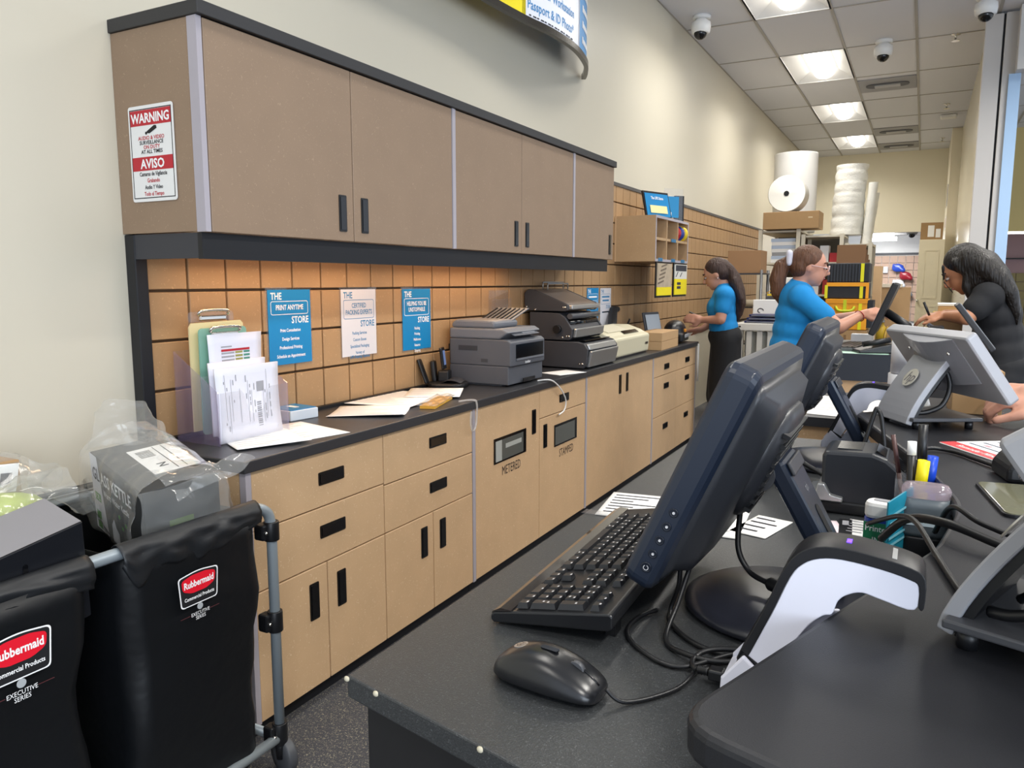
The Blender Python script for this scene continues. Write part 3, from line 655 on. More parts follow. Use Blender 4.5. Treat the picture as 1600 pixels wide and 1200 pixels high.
# beige thermal laminator, boxes, bag, tablet, label printer, bottle
t = thing('binding_machine', 'beige office machine with rounded lid right of the roll laminator', 'office machine', (-1.73, 4.69, CT+.0005))
BE = mat('beige plastic', '#d3ccb0', .45)
MB().prism([(-.16,.012),(.105,.010),(.112,.125),(.075,.14),(.05,.155),(-.04,.185),(-.16,.185)], (0,-.33,0), X, Z, Y, .68).build('housing', BE, t, bevel=.012)
MB().box(-.15,.095,-.31,.33,0,.0105).build('foot_strip', BLKPL, t)
MB().par((.048,-.05,.1585),(.026,0,-.0155),(0,.27,0),(.002,0,.003)).build('slot', BLKGL, t)
MB().par((-.06,-.25,.192),(.10,0,-.032),(0,.35,0),(.001,0,.003)).build('lid_panel', mat('pale beige plastic', '#e2dcc4', .35), t, bevel=.001)
MB().box(.1125,.114,.26,.31,.06,.075).build('badge', BLKPL, t)
for k, (z, nm) in enumerate(((0, 'lower flat cardboard box of the stack of two on the worktop'), (.0615, 'upper flat cardboard box of the stack of two on the worktop'))):
    t = thing('cardboard_box', nm, 'box', (-1.665, 5.30, CT+.0005+z), math.radians(2), group='flat cardboard boxes on the worktop')
    MB().box(-.09,.09,-.14,.32,0,.060).build('carton', CARD2, t, bevel=.002)
    MB().box(-.0905,-.0,.3202,.3206,.005,.05).build('flap_edge', mat('pale tape', '#cfc4ae', .4), t)
t = thing('camera_bag', 'black soft camera bag against the slat wall', 'bag', (-1.905, 5.19, CT+.0025))
m = MB(); m.ell((0,0,.08),(.065,.13,.075)).ell((0,-.02,.10),(.055,.11,.06)).box(-.055,.055,-.12,.12,.006,.10)
remesh(m, 'pouch', BLKPL, t, .008, 3)
m = MB(); m.cap((.0,-.12,.13),.035,(-.04,.02,.27),.03).cap((-.04,.02,.27),.03,(-.03,.07,.275),.022); remesh(m, 'flap', BLKPL, t, .008, 2)
MB().tube(smooth_path([(.05,.05,.14),(.04,.14,.20),(.0,.20,.14),(-.01,.23,.05),(-.02,.26,.01)]), .007).build('strap', CABLE, t)
t = thing('tablet', 'tablet in a dark frame leaning by the cardboard boxes', 'tablet', (-1.80, 5.70, CT+.0005), math.radians(-12))
MB().par((.02,-.13,.0),(-.055,0,.24),(0,.24,0),(.012,0,.003)).build('case', DKGREY, t, bevel=.004)
MB().par((.032,-.112,.025),(-.046,0,.20),(0,.205,0),(.0012,0,.0003)).build('screen', mat('pale screen glass', '#a9b0b8', .1), t)
t = thing('label_printer', 'black rounded label printer at the far end of the worktop', 'printer', (-1.70, 5.93, CT+.0005), math.radians(6))
m = MB(); m.ell((0,0,.095),(.085,.15,.082)).box(-.08,.085,-.15,.15,.012,.075); remesh(m, 'housing', BLKPL, t, .008, 4)
MB().box(.0905,.10,-.10,.10,.045,.07).build('label_slot', SGREY, t, bevel=.003)
MB().box(.055,.092,-.05,-.02,.085,.11).build('orange_button', mat('orange plastic','#d98a1e',.4), t, bevel=.004)
t = thing('bottle', 'small dark bottle with white cap behind the flat cardboard boxes', 'bottle', (-1.72, 5.10, CT+.0005))
MB().lathe([(.028,0),(.03,.01),(.03,.07),(.014,.085),(.014,.09)], (0,0,0), n=16).build('body', mat('dark red glass','#43181c',.2), t)
MB().lathe([(.017,.0902),(.017,.115)], (0,0,0), n=14).build('cap', WHITE, t)
t = thing('cable', 'tangle of black cable on the worktop by the camera bag', 'cable', (-1.75, 5.4, CT))
MB().tube(smooth_path([(-.09,.10,.0065),(-.12,.15,.0065),(-.10,.19,.03),(-.14,.22,.02),(-.17,.26,.0065)]), .005).build('cord', CABLE, t)

MDF3 = mat('cubby particle board', '#b3946f', .55, noise=.08, nscale=9, fleck=('#c8ae8a', .64), fscale=130)
# cubby shelf on the wall with frames and brochures
t = thing('cubby_shelf', 'particle board wall cubby shelf with six open compartments', 'shelf', (-1.84, 5.72, 1.43))
xf_, xb = -1.672, WX+.0255; a, b, z0, z1 = 5.285, 6.13, 1.432, 1.752
m = MB(); m.box(xb,xb+.012,a,b,z0,z1); m.build('back_panel', MDF, t, world=True)
MB().box(xb+.012,xf_,a,a+.018,z0,z1).build('side_panel', MDF3, t, world=True); MB().box(xb+.012,xf_,b-.018,b,z0,z1).build('side_panel', MDF3, t, world=True)
MB().box(xb+.012,xf_,a+.018,b-.018,z1-.018,z1).build('top_panel', MDF3, t, world=True); MB().box(xb+.012,xf_,a+.018,b-.018,z0,z0+.018).build('bottom_panel', MDF3, t, world=True)
MB().box(xb+.012,xf_-.004,a+.018,b-.018,(z0+z1)/2-.009,(z0+z1)/2+.009).build('middle_shelf', MDF3, t, world=True)
for k in (1, 2):
    yy = a+(b-a)*k/3; MB().box(xb+.012,xf_-.003,yy-.009,yy+.009,z0+.018,z1-.018).build('divider', MDF3, t, world=True)
m = MB().box(xf_,xf_+.002,a,a+.018,z0,z1).box(xf_,xf_+.002,b-.018,b,z0,z1).box(xf_,xf_+.002,a+.018,b-.018,z1-.018,z1).box(xf_,xf_+.002,a+.018,b-.018,z0,z0+.018); m.build('edge_band', EDGE, t, world=True)
for yy, z, w in ((5.40,z0+.002,.10),(5.72,z0+.002,.10),(5.72,(z0+z1)/2-.012,.12),(5.98,z0+.002,.10)): MB().box(xf_+.002,xf_+.004,yy-w/2,yy+w/2,z,z+.024).build('blue_tag', mat('tag blue','#2f6f96',.5), t, world=True)
for k, (cl, nm) in enumerate((('#b32020','red'),('#26388f','blue'),('#e2c320','yellow'))):
    t = thing('tape_roll', nm + ' roll standing in the upper right cubby', 'tape roll', (-1.735+.012*k, 5.93+.055*k, (z0+z1)/2+.0095), group='coloured rolls in the cubby')
    MB().lathe([(.03,-.02),(.058,-.02),(.058,.02),(.03,.02)], (0,0,.058), (0,1,0), 20).build('roll', mat('tape '+nm, cl, .4), t)
t = thing('tube', 'small red tube standing in the lower right cubby', 'tube', (-1.73, 5.92, z0+.0185)); MB().lathe([(.016,0),(.016,.07),(.008,.085)], (0,0,0), n=12).build('body', RED, t)
t = thing('framed_notice', 'black framed blue and yellow notice on top of the cubby shelf', 'frame', (-1.755, 5.60, z1+.0005), math.radians(-20))
MB().par((0,-.15,0),(-.045,0,.19),(0,.30,0),(.012,0,.003)).build('frame', BLK, t)
MB().par((.0115,-.138,.012),(-.0375,0,.166),(0,.276,0),(.0012,0,.0003)).build('blue_sheet', BLUE, t)
MB().par((.0110,-.10,.035),(-.0125,0,.055),(0,.20,0),(.0022,0,.0005)).build('yellow_panel', mat('pale yellow print','#e4dca0',.5), t)
MB().text('The UPS Store', .03, (-.014,0,.135), Y, V((-.23,0,.97)), 'CENTER', .02, .8, .0018).build('lettering', TXW, t)
t = thing('leaflet_holder', 'clear leaflet holder with a blue leaflet on the cubby shelf', 'leaflet holder', (-1.76, 5.96, z1+.0005), math.radians(-36))
MB().box(.0,.004,-.08,.10,0,.25).build('clear_back', CLEAR, t)
MB().box(.0045,.008,-.07,.06,.03,.19).build('blue_leaflet', mat('leaflet blue','#1e86bd',.4), t)
MB().box(.0085,.0095,-.05,-.01,.04,.07).build('white_box', TXW, t)
MB().box(-.03,-.005,.04,.12,0,.20).build('black_stand', BLK, t)
def brochure(name, label, y0, y1, top):
    t = thing(name, label, 'brochure holder', (-1.67, (y0+y1)/2, 1.18), group='brochure holders under the cubby shelf')
    m = MB().box(-1.685,-1.675,y0,y1,1.175,1.431); m.build('holder', BLK, t, world=True)
    MB().box(-1.6748,-1.668,y0+.012,y1-.01,1.19,1.25 if top else 1.31).build('yellow_band', YELL, t, world=True)
    MB().box(-1.6748,-1.668,y0+.012,y1-.01,1.2502 if top else 1.3102,1.42).build('picture', mat('beige photo print','#b7a790',.5,noise=.35,nscale=18) if top else mat('white photo print','#dcdad2',.5), t, world=True)
    g = MB()
    if top:
        for k in range(5): g.par((-1.6676,y0+.02+.02*k,1.27+.03*k),(.0004,0,0),(0,.14,.02),(0,.0,.012))
    else:
        g.box(-1.6678,-1.667,y0+.03,y1-.03,1.37,1.415); g.par((-1.6676,y0+.03,1.325),(.0004,0,0),(0,.05,.04),(0,.02,0)); g.par((-1.6676,y0+.14,1.325),(.0004,0,0),(0,.05,.035),(0,.02,0))
        for k in range(2): g.box(-1.6678,-1.667,y0+.07,y0+.17,1.235+.03*k,1.255+.03*k)
    g.build('print', mat('brown grey print','#6d5f50',.6) if top else DKTX, t, world=True)
brochure('brochure_holder', 'brochure holder with wood stairs picture and yellow foot band, left of two', 5.33, 5.70, True)
brochure('brochure_holder', 'brochure holder mostly bright yellow, right one under the cubby shelf', 5.765, 6.12, False)

# curved overhead sign on the wall
t = thing('curved_sign', 'curved overhead services sign with black bottom rail on the wall', 'sign', (-1.84, 3.0, 2.56))
path = smooth_path([(-1.99,1.75,0),(-1.87,1.95,0),(-1.855,2.4,0),(-1.852,2.9,0),(-1.850,3.2,0),(-1.826,3.54,0),(-1.795,3.76,0),(-1.785,3.98,0),(-1.800,4.18,0),(-1.850,4.41,0),(-1.91,4.56,0),(-1.96,4.66,0),(-1.985,4.70,0)], 8)
m = MB(); rings = []
for i, p in enumerate(path):
    tg = (path[min(i+1,len(path)-1)]-path[max(i-1,0)]).normalized(); nx = V((tg.y,-tg.x,0))
    b_ = V((p.x,p.y,2.56)); rings.append([b_-nx*.012, b_+nx*.014, b_+nx*.014+Z*.032, b_-nx*.012+Z*.032])
m.loft(rings, True, False); m.build('bottom_rail', mat('dark bronze rail','#4b4741',.25,metal=.6), t, world=True)
def ribbon(y0, y1, name, mtl, off=.002, z0=2.590, z1=3.35):
    ps = [p for p in path if y0-1e-6 <= p.y <= y1+1e-6]; m = MB(); rg = []
    for p in ps:
        i = path.index(p); tg = (path[min(i+1,len(path)-1)]-path[max(i-1,0)]).normalized(); nx = V((tg.y,-tg.x,0)); b_ = V((p.x,p.y,0))+nx*off
        rg.append([b_+Z*z0, b_+Z*z1])
    vs = [q for r in rg for q in r]; m.add(vs, [(2*k,2*k+2,2*k+3,2*k+1) for k in range(len(rg)-1)], True)
    return m.build(name, mtl, t, world=True)
path_y = [p.y for p in path]
ribbon(1.8, 2.55, 'blue_panel', mat('overhead sign blue','#3d8ecb',.4)); ribbon(2.55, 3.585, 'yellow_panel', YELL); ribbon(3.54, 4.21, 'white_panel', mat('sign panel white','#dfe3ee',.4)); ribbon(4.18, 4.60, 'blue_panel', mat('overhead sign blue','#3d8ecb',.4))  # one even lighter blue on both end panels
def wrap(m, off):
    """lay flat lettering (Y, Z) onto the curved face"""
    ps = sorted([(p.y, p.x) for p in path])
    for k, v in enumerate(m.v):
        x = ps[0][1]
        for (a, xa), (b, xb) in zip(ps, ps[1:]):
            if a <= v.y <= b: x = xa+(xb-xa)*(v.y-a)/max(b-a, 1e-6); break
        m.v[k] = V((x+off, v.y, v.z))
    return m
m = MB().text('Computer Workstation', .066, (0,3.835,2.722), Y, Z, 'CENTER', .012, .80)
wrap(m, .0035).build('blue_lettering', mat('sign lettering blue','#3f86bd',.5), t, world=True)
m = MB().text('Passport & ID Photo*', .066, (0,3.835,2.638), Y, Z, 'CENTER', .012, .86)
wrap(m, .0035).build('blue_lettering', mat('sign lettering blue','#3f86bd',.5), t, world=True)
m = MB()
for k in range(14): m.quad((0,3.60+.034*k,2.604),(0,3.60+.034*k+.018+.010*(k % 2),2.604),(0,3.60+.034*k+.018+.010*(k % 2),2.611),(0,3.60+.034*k,2.611))
wrap(m, .0035).build('fine_print', DKTX, t, world=True)
m = MB()
for k in range(5):
    for q in range(6): m.quad((0,4.27+.034*q,2.645+.085*k),(0,4.27+.034*q+.026,2.645+.085*k),(0,4.27+.034*q+.026,2.675+.085*k+.008*(q == 0)),(0,4.27+.034*q,2.675+.085*k+.008*(q == 0)))
wrap(m, .0045).build('white_lettering', TXW, t, world=True)
# ------------------------------------------------------------ service counter in front: desk, raised ledge, carcass
DZ = .89; LZ = .99
def arc(c, r, a0, a1, n=5): return [(c[0]+r*math.cos(math.radians(a0+(a1-a0)*k/n)), c[1]+r*math.sin(math.radians(a0+(a1-a0)*k/n))) for k in range(n+1)]
def roundpoly(pts, rad, n=6):
    out = []
    for i, p in enumerate(pts):
        r = rad[i] if isinstance(rad, (list, tuple)) else rad
        a = (V(pts[i-1])-V(p)); b = (V(pts[(i+1)%len(pts)])-V(p)); p_ = V(p)
        if r <= 0: out.append(tuple(p)); continue
        d = min(r, a.length*.45, b.length*.45); s, e = p_+a.normalized()*d, p_+b.normalized()*d
        for k in range(n+1):
            u = k/n; q = s*(1-u)**2+p_*2*u*(1-u)+e*u*u; out.append((q.x, q.y))
    return out
desk_out = [(-.497,.575),(-.05,.475),(.40,.475),(.40,2.07),(-.497,2.07)]
svc = thing('service_desk', 'speckled charcoal service desk carrying keyboards and monitors', 'desk', (-.05,1.2,0))
(MB().prism(desk_out, (0,0,DZ-.024), X, Y, Z, .024).build('desk_top', DESK, svc, bevel=.002, world=True))
(MB().prism([(-.485,.592),(-.05,.50),(.39,.50),(.39,2.055),(-.485,2.055)], (0,0,0), X, Y, Z, DZ-.0245).build('base_panel', mat('black panel','#17171a',.5), svc, world=True))
chip = mat('chipped pale edge', '#b9b29c', .7)
t = svc
for i, (x, y) in enumerate(((-.496,.5735),(-.452,.5645),(-.315,.534))): MB().ell((x,y,DZ-.003),(.0035,.002,.003),8,6).build('worn_chip', chip, t, world=True)
led = roundpoly([(-.140,.490),(.030,.975),(.062,1.17),(.020,1.40),(-.122,1.92),(.06,2.15),(.44,2.15),(.44,.42),(.10,.42)], [.045,.02,.06,.02,.03,.02,.02,.02,.02])
LEDM = mat('fine grained black ledge', '#212226', .42, spec=.4, noise=.15, nscale=500, bump=.07, bscale=800)
tag(MB().prism(led, (0,0,LZ-.029), X, Y, Z, .029).build('counter_ledge', LEDM, bevel=.007, seg=3), 'raised black customer ledge with a notched inner edge', 'ledge')
ris = [(-.07,.55),(.055,.98),(.09,1.17),(.05,1.41),(.04,1.84),(.10,2.055),(.385,2.055),(.385,.515),(.10,.50)]
tag(MB().prism(ris, (0,0,DZ+.0005), X, Y, Z, LZ-.0295-DZ-.0005).build('ledge_riser', mat('black panel','#17171a',.5)), 'black upright panel carrying the raised ledge above the desk top', 'panel')

# ---- keyboards
KEYT = mat('key cap plastic', '#232427', .36); LEG = mat('key legend', '#c9c9cc', .6)
def keyboard(label, loc, rz):
    t = thing('keyboard', label, 'keyboard', loc, rz)      # local: u along length (0 = numpad end), v from user edge to rear
    Lk, Wk = .455, .150
    def top(u, v): return V((v, u, .012+.024*v/Wk))
    m = MB(); c = [(0,0),(Lk,0)]
    prof = [(0,.004),(.004,.001),(Wk-.006,.018),(Wk,.022),(Wk,.036),(Wk-.004,.0385),(.03,.019),(.004,.014),(0,.010)]
    m.prism(prof, (0,0,0), X, Z, Y, Lk); m.build('case', mat('keyboard case','#1c1d20',.3), t, bevel=.002)
    MB().prism([(.001,.0112),(.004,.0145),(.026,.0185),(.026,.0195),(.012,.020),(.002,.0145)], (0,.001,0), X, Z, Y, Lk-.002).build('glossy_palm_strip', mat('gloss black with reflected brown','#2a2422',.12,coat=.6), t)  # brown tint paints the cabinets' reflection into the strip
    kb = []
    def key(u0, v0, w=1., d=1.):
        g = .0172; a0, a1, b0, b1 = u0, u0+g*w-.0022, v0, v0+.0172*d-.0024
        z0 = .0165+.155*(b0-.0); z1 = z0+.0075; e = .0022
        def P(a, b, dz): return V((b, a, .0155+.157*b+dz))
        vs = [P(a0,b0,0),P(a1,b0,0),P(a1,b1,0),P(a0,b1,0),P(a0+e,b0+e,.0065),P(a1-e,b0+e,.0065),P(a1-e,b1-e,.0065),P(a0+e,b1-e,.0065)]
        k = MB().add(vs, [(0,1,2,3),(7,6,5,4),(4,5,1,0),(5,6,2,1),(6,7,3,2),(7,4,0,3)]); kb.append((k, P((a0+a1)/2, (b0+b1)/2, .0069), P))
    y0 = .008; v0 = .030
    # numpad (rows from the user's edge)
    for c_, (u, w) in enumerate(((0,1),(1,1),(2,2))):
        key(y0+.0172*u, v0, w)
    for r in range(1, 5):
        for c_ in range(4):
            if c_ == 0 and r in (1, 3): key(y0, v0+.0172*r, 1, 2)
            elif c_ == 0 and r in (2,): continue
            elif c_ == 0 and r == 4: continue
            else: key(y0+.0172*c_, v0+.0172*r)
    key(y0, v0+.0172*5+.005, 1, .8); key(y0+.0172, v0+.0172*5+.005, 1, .8); key(y0+.0344, v0+.0172*5+.005, 1, .8)
    ub = y0+.0172*4+.008
    for c_ in range(3): key(ub+.0172*c_, v0)
    key(ub+.0172, v0+.0172)
    for r in (3, 4):
        for c_ in range(3): key(ub+.0172*c_, v0+.0172*r)
    for c_ in range(3): key(ub+.0172*c_, v0+.0172*5+.005, 1, .8)
    um = ub+.0172*3+.008
    rows = [[1.25,1.25,1.25,6.25,1.25,1.25,1.25,1.25], [2.75]+[1]*10+[2.25], [2.25]+[1]*11+[1.75], [1.5]+[1]*12+[1.5], [2]+[1]*13]
    for r, ws in enumerate(rows):
        u = um
        for w in ws: key(u, v0+.0172*r, w); u += .0172*w
    u = um
    for k in range(13): key(u, v0+.0172*5+.005, 1, .8); u += .0172*1.14
    for k, _, _ in kb: k.build('key', KEYT, t)
    g = MB(); r = random.Random(4)
    for k, c_, P in kb:
        n = V((-.157,0,1)).normalized()
        for q in range(r.choice((1,1,2))):
            o = c_+V((.0035-.0055*q, -.0035, .0003)); g.add([o, o+V((0,.004,0)), o+V((.0022,.004,.00035)), o+V((.0022,0,.00035))], [(3,2,1,0)])
    g.build('key_legends', LEG, t)
    for u in (.03, Lk-.05): MB().par((Wk-.018,u,0),(.012,0,0),(0,.02,0),(0,0,.022)).build('fold_out_foot', BLKPL, t)
    return t
keyboard('black keyboard under the near monitor with its number pad towards the mouse', (-.427,.750,DZ+.0005), math.radians(2))
keyboard('black keyboard under the second monitor, farther along the desk', (-.40,1.50,DZ+.0005), 0)

# ---- mouse
t = thing('computer_mouse', 'black wired mouse at the near corner of the desk', 'mouse', (-.305,.655,DZ+.0005), math.radians(-6))
def shell(off=0., z0=.006):
    m = MB(); rings = []; N = 18
    prof = [(-.060,.012,.012),(-.056,.021,.020),(-.045,.0275,.029),(-.028,.031,.0365),(-.008,.0315,.039),(.012,.0305,.037),(.030,.0290,.031),(.045,.0265,.0235),(.054,.0220,.0175),(.0585,.014,.012)]
    for (x, w, h) in prof:
        ring = []
        for k in range(N):
            a = 2*math.pi*k/N; cy, sz = math.cos(a), math.sin(a)
            ww = w*(1 if sz > 0 else .92); p = V((x, ww*math.copysign(abs(cy)**.75, cy), z0+(h-z0)*max(0, sz)**.8 - (.005*max(0,-sz)))); ring.append(p)
        rings.append(ring)
    return m.loft(rings, True, True)
shell().build('shell', mat('satin black mouse plastic','#17181b',.28,spec=.6), t, sub=1)
MB().lathe([(.009,-.003),(.0095,0),(.009,.003)], (.030,0,.0245), (0,1,0), 16).build('scroll_wheel', mat('grey rubber','#4a4b4f',.4), t)
MB().tube([(.026,0,.0328),(.038,0,.0272),(.048,0,.0212),(.055,0,.0160)], .0011, 6).build('button_split', BLKGL, t)
lp = []
MB().prism(rrect(.020,.007,.003),(.000,0,.0378),X,Y,V((.0,0,1)),.0008).build('thumb_toggle', BLKGL, t)
m = MB(); m.prism(rrect(.015,.015,.0074),(-.034,0,.0322),V((.96,0,.28)),Y,V((-.28,0,.96)),.0010)
o = m.build('round_badge', SILVER, t)
MB().text('hp', .0125, (-.0345,.0,.0335), V((0,-1,0)), V((.96,0,.28)), 'CENTER', .0, .9, .0003, .35).xf(Matrix.Translation((-.0028,0,-.0006))).build('badge_lettering', BLKPL, o)

# ---- monitors (touch screens seen from behind)
def monitor(label, loc, rz, tilt=24, tag_=''):
    t = thing('monitor', label, 'monitor', loc, rz)   # local origin: centre of the disc foot, screen faces -X
    a = math.radians(tilt); d = V((math.sin(a),0,math.cos(a))); bk = V((math.cos(a),0,-math.sin(a)))
    B = V((-.162,.035,.060)); H = .284; Wd = .350
    ctr = B+d*(H/2)
    def ring(s, off, dy=0., r=.016, up=0.): return [ctr+Y*p[0]*1.+d*(p[1]+up)+bk*off for p in rrect(Wd*s-dy, H*s-dy, r, 5)]
    m = MB(); m.loft([ring(1,.000,.012),ring(1,.004,.003),ring(1,.012,0),ring(1,.030,0),ring(1,.036,.006),ring(1,.040,.020)], True, False)
    o = m.build('bezel_case', NAVY, t, bevel=.003)
    m = MB(); m.loft([ring(1,.040,.020),ring(1,.047,.05,.02),ring(.80,.062,.0,.03),ring(.62,.070,0,.03)], True, True); m.build('rear_shell', mat('grey black monitor back','#2d2f34',.36,bump=.02,bscale=900), t)
    # vented bulge
    bc = ctr+bk*.062+d*.022
    m = MB(); 
    def br(s, off): return [bc+Y*p[0]+d*p[1]+bk*off for p in rrect(.19*s,.150*s,.06*s,8)]
    m.loft([br(1,0),br(.97,.012),br(.85,.020),br(.5,.024)], True, True); vb = m.build('vent_bulge', mat('grey black monitor back','#2d2f34',.36), t)
    m = MB()
    for k in range(9):
        m.par(bc+Y*(-.075)+d*(-.052+.0125*k)+bk*.016, Y*.15, d*.005, bk*.0085)
    m.build('vent_slats', mat('vent shadow','#141518',.5), vb)
    MB().add([ctr+Y*p[0]+d*p[1]-bk*.0005 for p in rrect(Wd-.045,H-.045,.003,2)], [tuple(range(12))]).build('screen', BLKGL, t)
    # buttons on the near side face
    m = MB()
    for k in range(5):
        c_ = B+d*(.030+.0185*k)+bk*(.022)-Y*(Wd/2)
        r = .0062 if k == 0 else .0052
        b = MB().lathe([(r,.0),(r,.0012),(r*.85,.0016),(r*.72,.0009)], c_, (0,-1,0), 16); bo = b.build('button', mat('button navy','#141b28',.3), t)
        if k == 0:
            q = MB()
            for j in range(10):
                a0 = math.pi*(.62+1.76*j/10); a1 = math.pi*(.62+1.76*(j+1)/10)
                f = lambda a_, rr: c_+X*rr*math.cos(a_)+Z*rr*math.sin(a_)-Y*.0022
                q.quad(f(a0,.0024),f(a0,.0032),f(a1,.0032),f(a1,.0024))
            q.build('power_mark', LEG, bo)
        else: MB().lathe([(.0016,.0010),(.0016,.0018)], c_, (0,-1,0), 8).build('button_mark', LEG, bo)
    # arm and hinge
    T = V((-.022,.035,.168)); E_ = V((.055,.055,.020)); dv = (E_-T); L_ = dv.length; dn = dv.normalized(); nn = Y.cross(dn); 
    if nn.z < 0: nn = -nn
    MB().tube([T+V((-.012,-.05,0)),T+V((-.012,.05,0))], .020, 18).build('hinge', mat('hinge grey','#3a3b3f',.35), t)
    m = MB(); w = .046
    sl = [(.06,-.010),(.13,-.010),(.13,.014),(.06,.014)]
    m.prism([(-.012,-w),(L_,-w*.82),(L_,w*.82),(-.012,w)], T, dn, Y, nn, .024); arm = m.build('arm', NAVY, t, bevel=.006)
    MB().prism(rrect(.070,.020,.0095), T+dn*.095+nn*.0242, dn, Y, nn, .0008).build('cable_slot', mat('slot black','#08080a',.7), arm)
    MB().prism([(-.006,-w*.9),(.012,-w*.9),(.012,w*.9),(-.006,w*.9)], T+nn*.0243, dn, Y, nn, .004).build('hinge_cover', mat('hinge grey','#3a3b3f',.35), t, bevel=.002)
    MB().text('hp', .016, T+dn*.04+nn*.0246, -Y, -dn, 'CENTER', 0, 1, .0, .3).build('arm_mark', mat('dull mark','#74767c',.4), arm)
    MB().lathe([(.112,0),(.118,.004),(.117,.010),(.105,.016),(.06,.0205),(.002,.022)], (0,0,0), n=40).build('disc_foot', mat('navy black foot','#20222b',.32), t)
    MB().prism(rrect(.06,.05,.012), (.03,.03,.0195), X, Y, Z, .0022).build('foot_inlay', mat('navy black inlay','#1a1b22',.4), t, bevel=.001)
    MB().lathe([(.012,.021),(.012,.0245),(.006,.0245)], (.045,.02,0), n=16).build('cable_port', BLKGL, t)
    return t
mon = monitor('near touch monitor seen from behind above the black keyboard', (-.128,.950,DZ+.0005), 0)
mon2 = dup(mon, (-.155,1.80,DZ+.0005), 0, 'second touch monitor behind the near one, farther along the desk')

# ---- hand scanners in their stands
def scanner(label, loc, rz, s=1.0):
    t = thing('barcode_scanner', label, 'scanner', loc, rz)    # local x,z profile
    WH = mat('white lilac scanner plastic', '#e2e3f0', .35, coat=.2); BK = mat('scanner black', '#18181b', .42)
    px = lambda pts: [((a+.10)*1.06*s, (b-.893)*1.06*s) for a, b in pts]
    gun = px([(-.122,.929),(-.116,.922),(-.104,.924),(-.090,.945),(-.076,.966),(-.068,.978),(-.058,.988),(-.051,.991),(-.047,1.003),(-.040,1.010),(-.029,1.014),(-.015,1.011),(.010,1.007),(.012,1.027),(.005,1.032),(-.017,1.037),(-.045,1.040),(-.063,1.038),(-.076,1.031),(-.086,1.017),(-.101,.978),(-.119,.940)])
    back = px([(-.128,.934),(-.122,.929),(-.101,.978),(-.086,1.017),(-.076,1.031),(-.063,1.038),(-.045,1.040),(-.017,1.037),(.005,1.032),(.012,1.027),(.0125,1.010),(.0165,1.010),(.0165,1.034),(.006,1.042),(-.018,1.047),(-.043,1.050),(-.066,1.048),(-.082,1.038),(-.093,1.020),(-.108,.980)])
    def sm2(pts, n=4): return [(q.x, q.y) for q in smooth_path([V((a, b, 0)) for a, b in pts+pts[:1]], n)[:-1]]
    gun = sm2(gun); back = sm2(back, 3)
    MB().prism(gun, (0,-.022,0), X, Z, Y, .044, True).build('white_body', WH, t, bevel=.004, seg=3)
    o = MB().prism(back, (0,-.023,0), X, Z, Y, .046, True).build('black_back_shell', BK, t, bevel=.003, seg=2)
    zt = (1.0485-.893)*1.06*s
    MB().box((-.044+.10)*1.06*s,(-.040+.10)*1.06*s,-.004,.006,zt+.0005,zt+.0022).build('violet_light', emis('violet led','#5a35ff',3), o)
    MB().prism(rrect(.004,.03,.0005), ((-.007+.10)*1.06*s,0,(1.0425-.893)*1.06*s+.002), V((.97,0,-.22)), Y, V((.22,0,.97)), .0012).build('silver_label', SILVER, o)
    MB().prism([(x_-.001, z_) for x_, z_ in px([(.0125,1.011),(.0145,1.011),(.0145,1.024),(.0125,1.024)])], (0,-.016,0), X, Z, Y, .032).build('scan_window', mat('dark red window','#1b0a10',.05), t)
    cr = px([(-.141,.893),(-.140,.915),(-.121,.940),(-.112,.932),(-.100,.922),(-.070,.968),(-.060,.976),(-.048,.978),(-.047,.965),(-.055,.940),(-.066,.912),(-.060,.893)])
    MB().prism(cr, (0,-.030,0), X, Z, Y, .006).build('cradle', WH, t, bevel=.002)
    MB().prism(cr, (0,.024,0), X, Z, Y, .006).build('cradle_rear', WH, t, bevel=.002)
    bx_ = px([(-.141,.893),(-.140,.912),(-.122,.922),(-.060,.905),(-.058,.893)])
    MB().prism(bx_, (0,-.024,0), X, Z, Y, .048).build('cradle_base', WH, t)
    MB().prism(px([(-.128,.930),(-.096,.922),(-.098,.926),(-.124,.942)]), (0,-.0235,0), X, Z, Y, .047).build('socket_gap', BLKGL, t)
    return t
scanner('near white and black hand scanner in its stand beside the ledge corner', (-.106,.735,DZ+.0005), 0)
scanner('second white hand scanner farther along, by the silver display stand', (-.150,1.965,DZ+.0005), 0)

# ---- cables on the desk
def cable(label, pts, r=.0028, n=8, cat='cable', name='cable', m=CABLE):
    return tag(MB().tube(smooth_path(pts, n), r).build(name, m), label, cat)
dz = DZ+.0035
cable('thin black mouse cable running back from the mouse nose', [(-.243,.648,dz+.012),(-.225,.655,dz),(-.19,.70,dz),(-.175,.76,dz),(-.13,.80,dz),(-.06,.81,dz),(-.02,.84,dz)], .0022)
o = thing('power_cable', 'black monitor power cable with an inline plug sagging to the disc foot', 'cable', (-.2,1.0,DZ))
MB().tube(smooth_path([(-.190,.985,1.00),(-.187,.965,.955),(-.170,.955,.930),(-.145,.940,.925)], 10), .0036).build('cable', CABLE, o, world=True)
MB().tube([(-.146,.941,.925),(-.142,.939,.925),(-.120,.927,.924),(-.115,.924,.924)], [.005,.0085,.0085,.0055], 12).build('inline_plug', CABLE, o, world=True)
MB().tube(smooth_path([(-.115,.924,.924),(-.10,.925,.920),(-.09,.945,.913),(-.083,.965,.9145)], 8), .0036).build('cable_end', CABLE, o, world=True)
cable('black cable dropping behind the near monitor and looping round its foot', [(-.235,.87,.965),(-.236,.87,.93),(-.245,.87,dz+.004),(-.235,.84,dz),(-.19,.80,dz),(-.12,.795,dz),(-.05,.83,dz)], .0030)
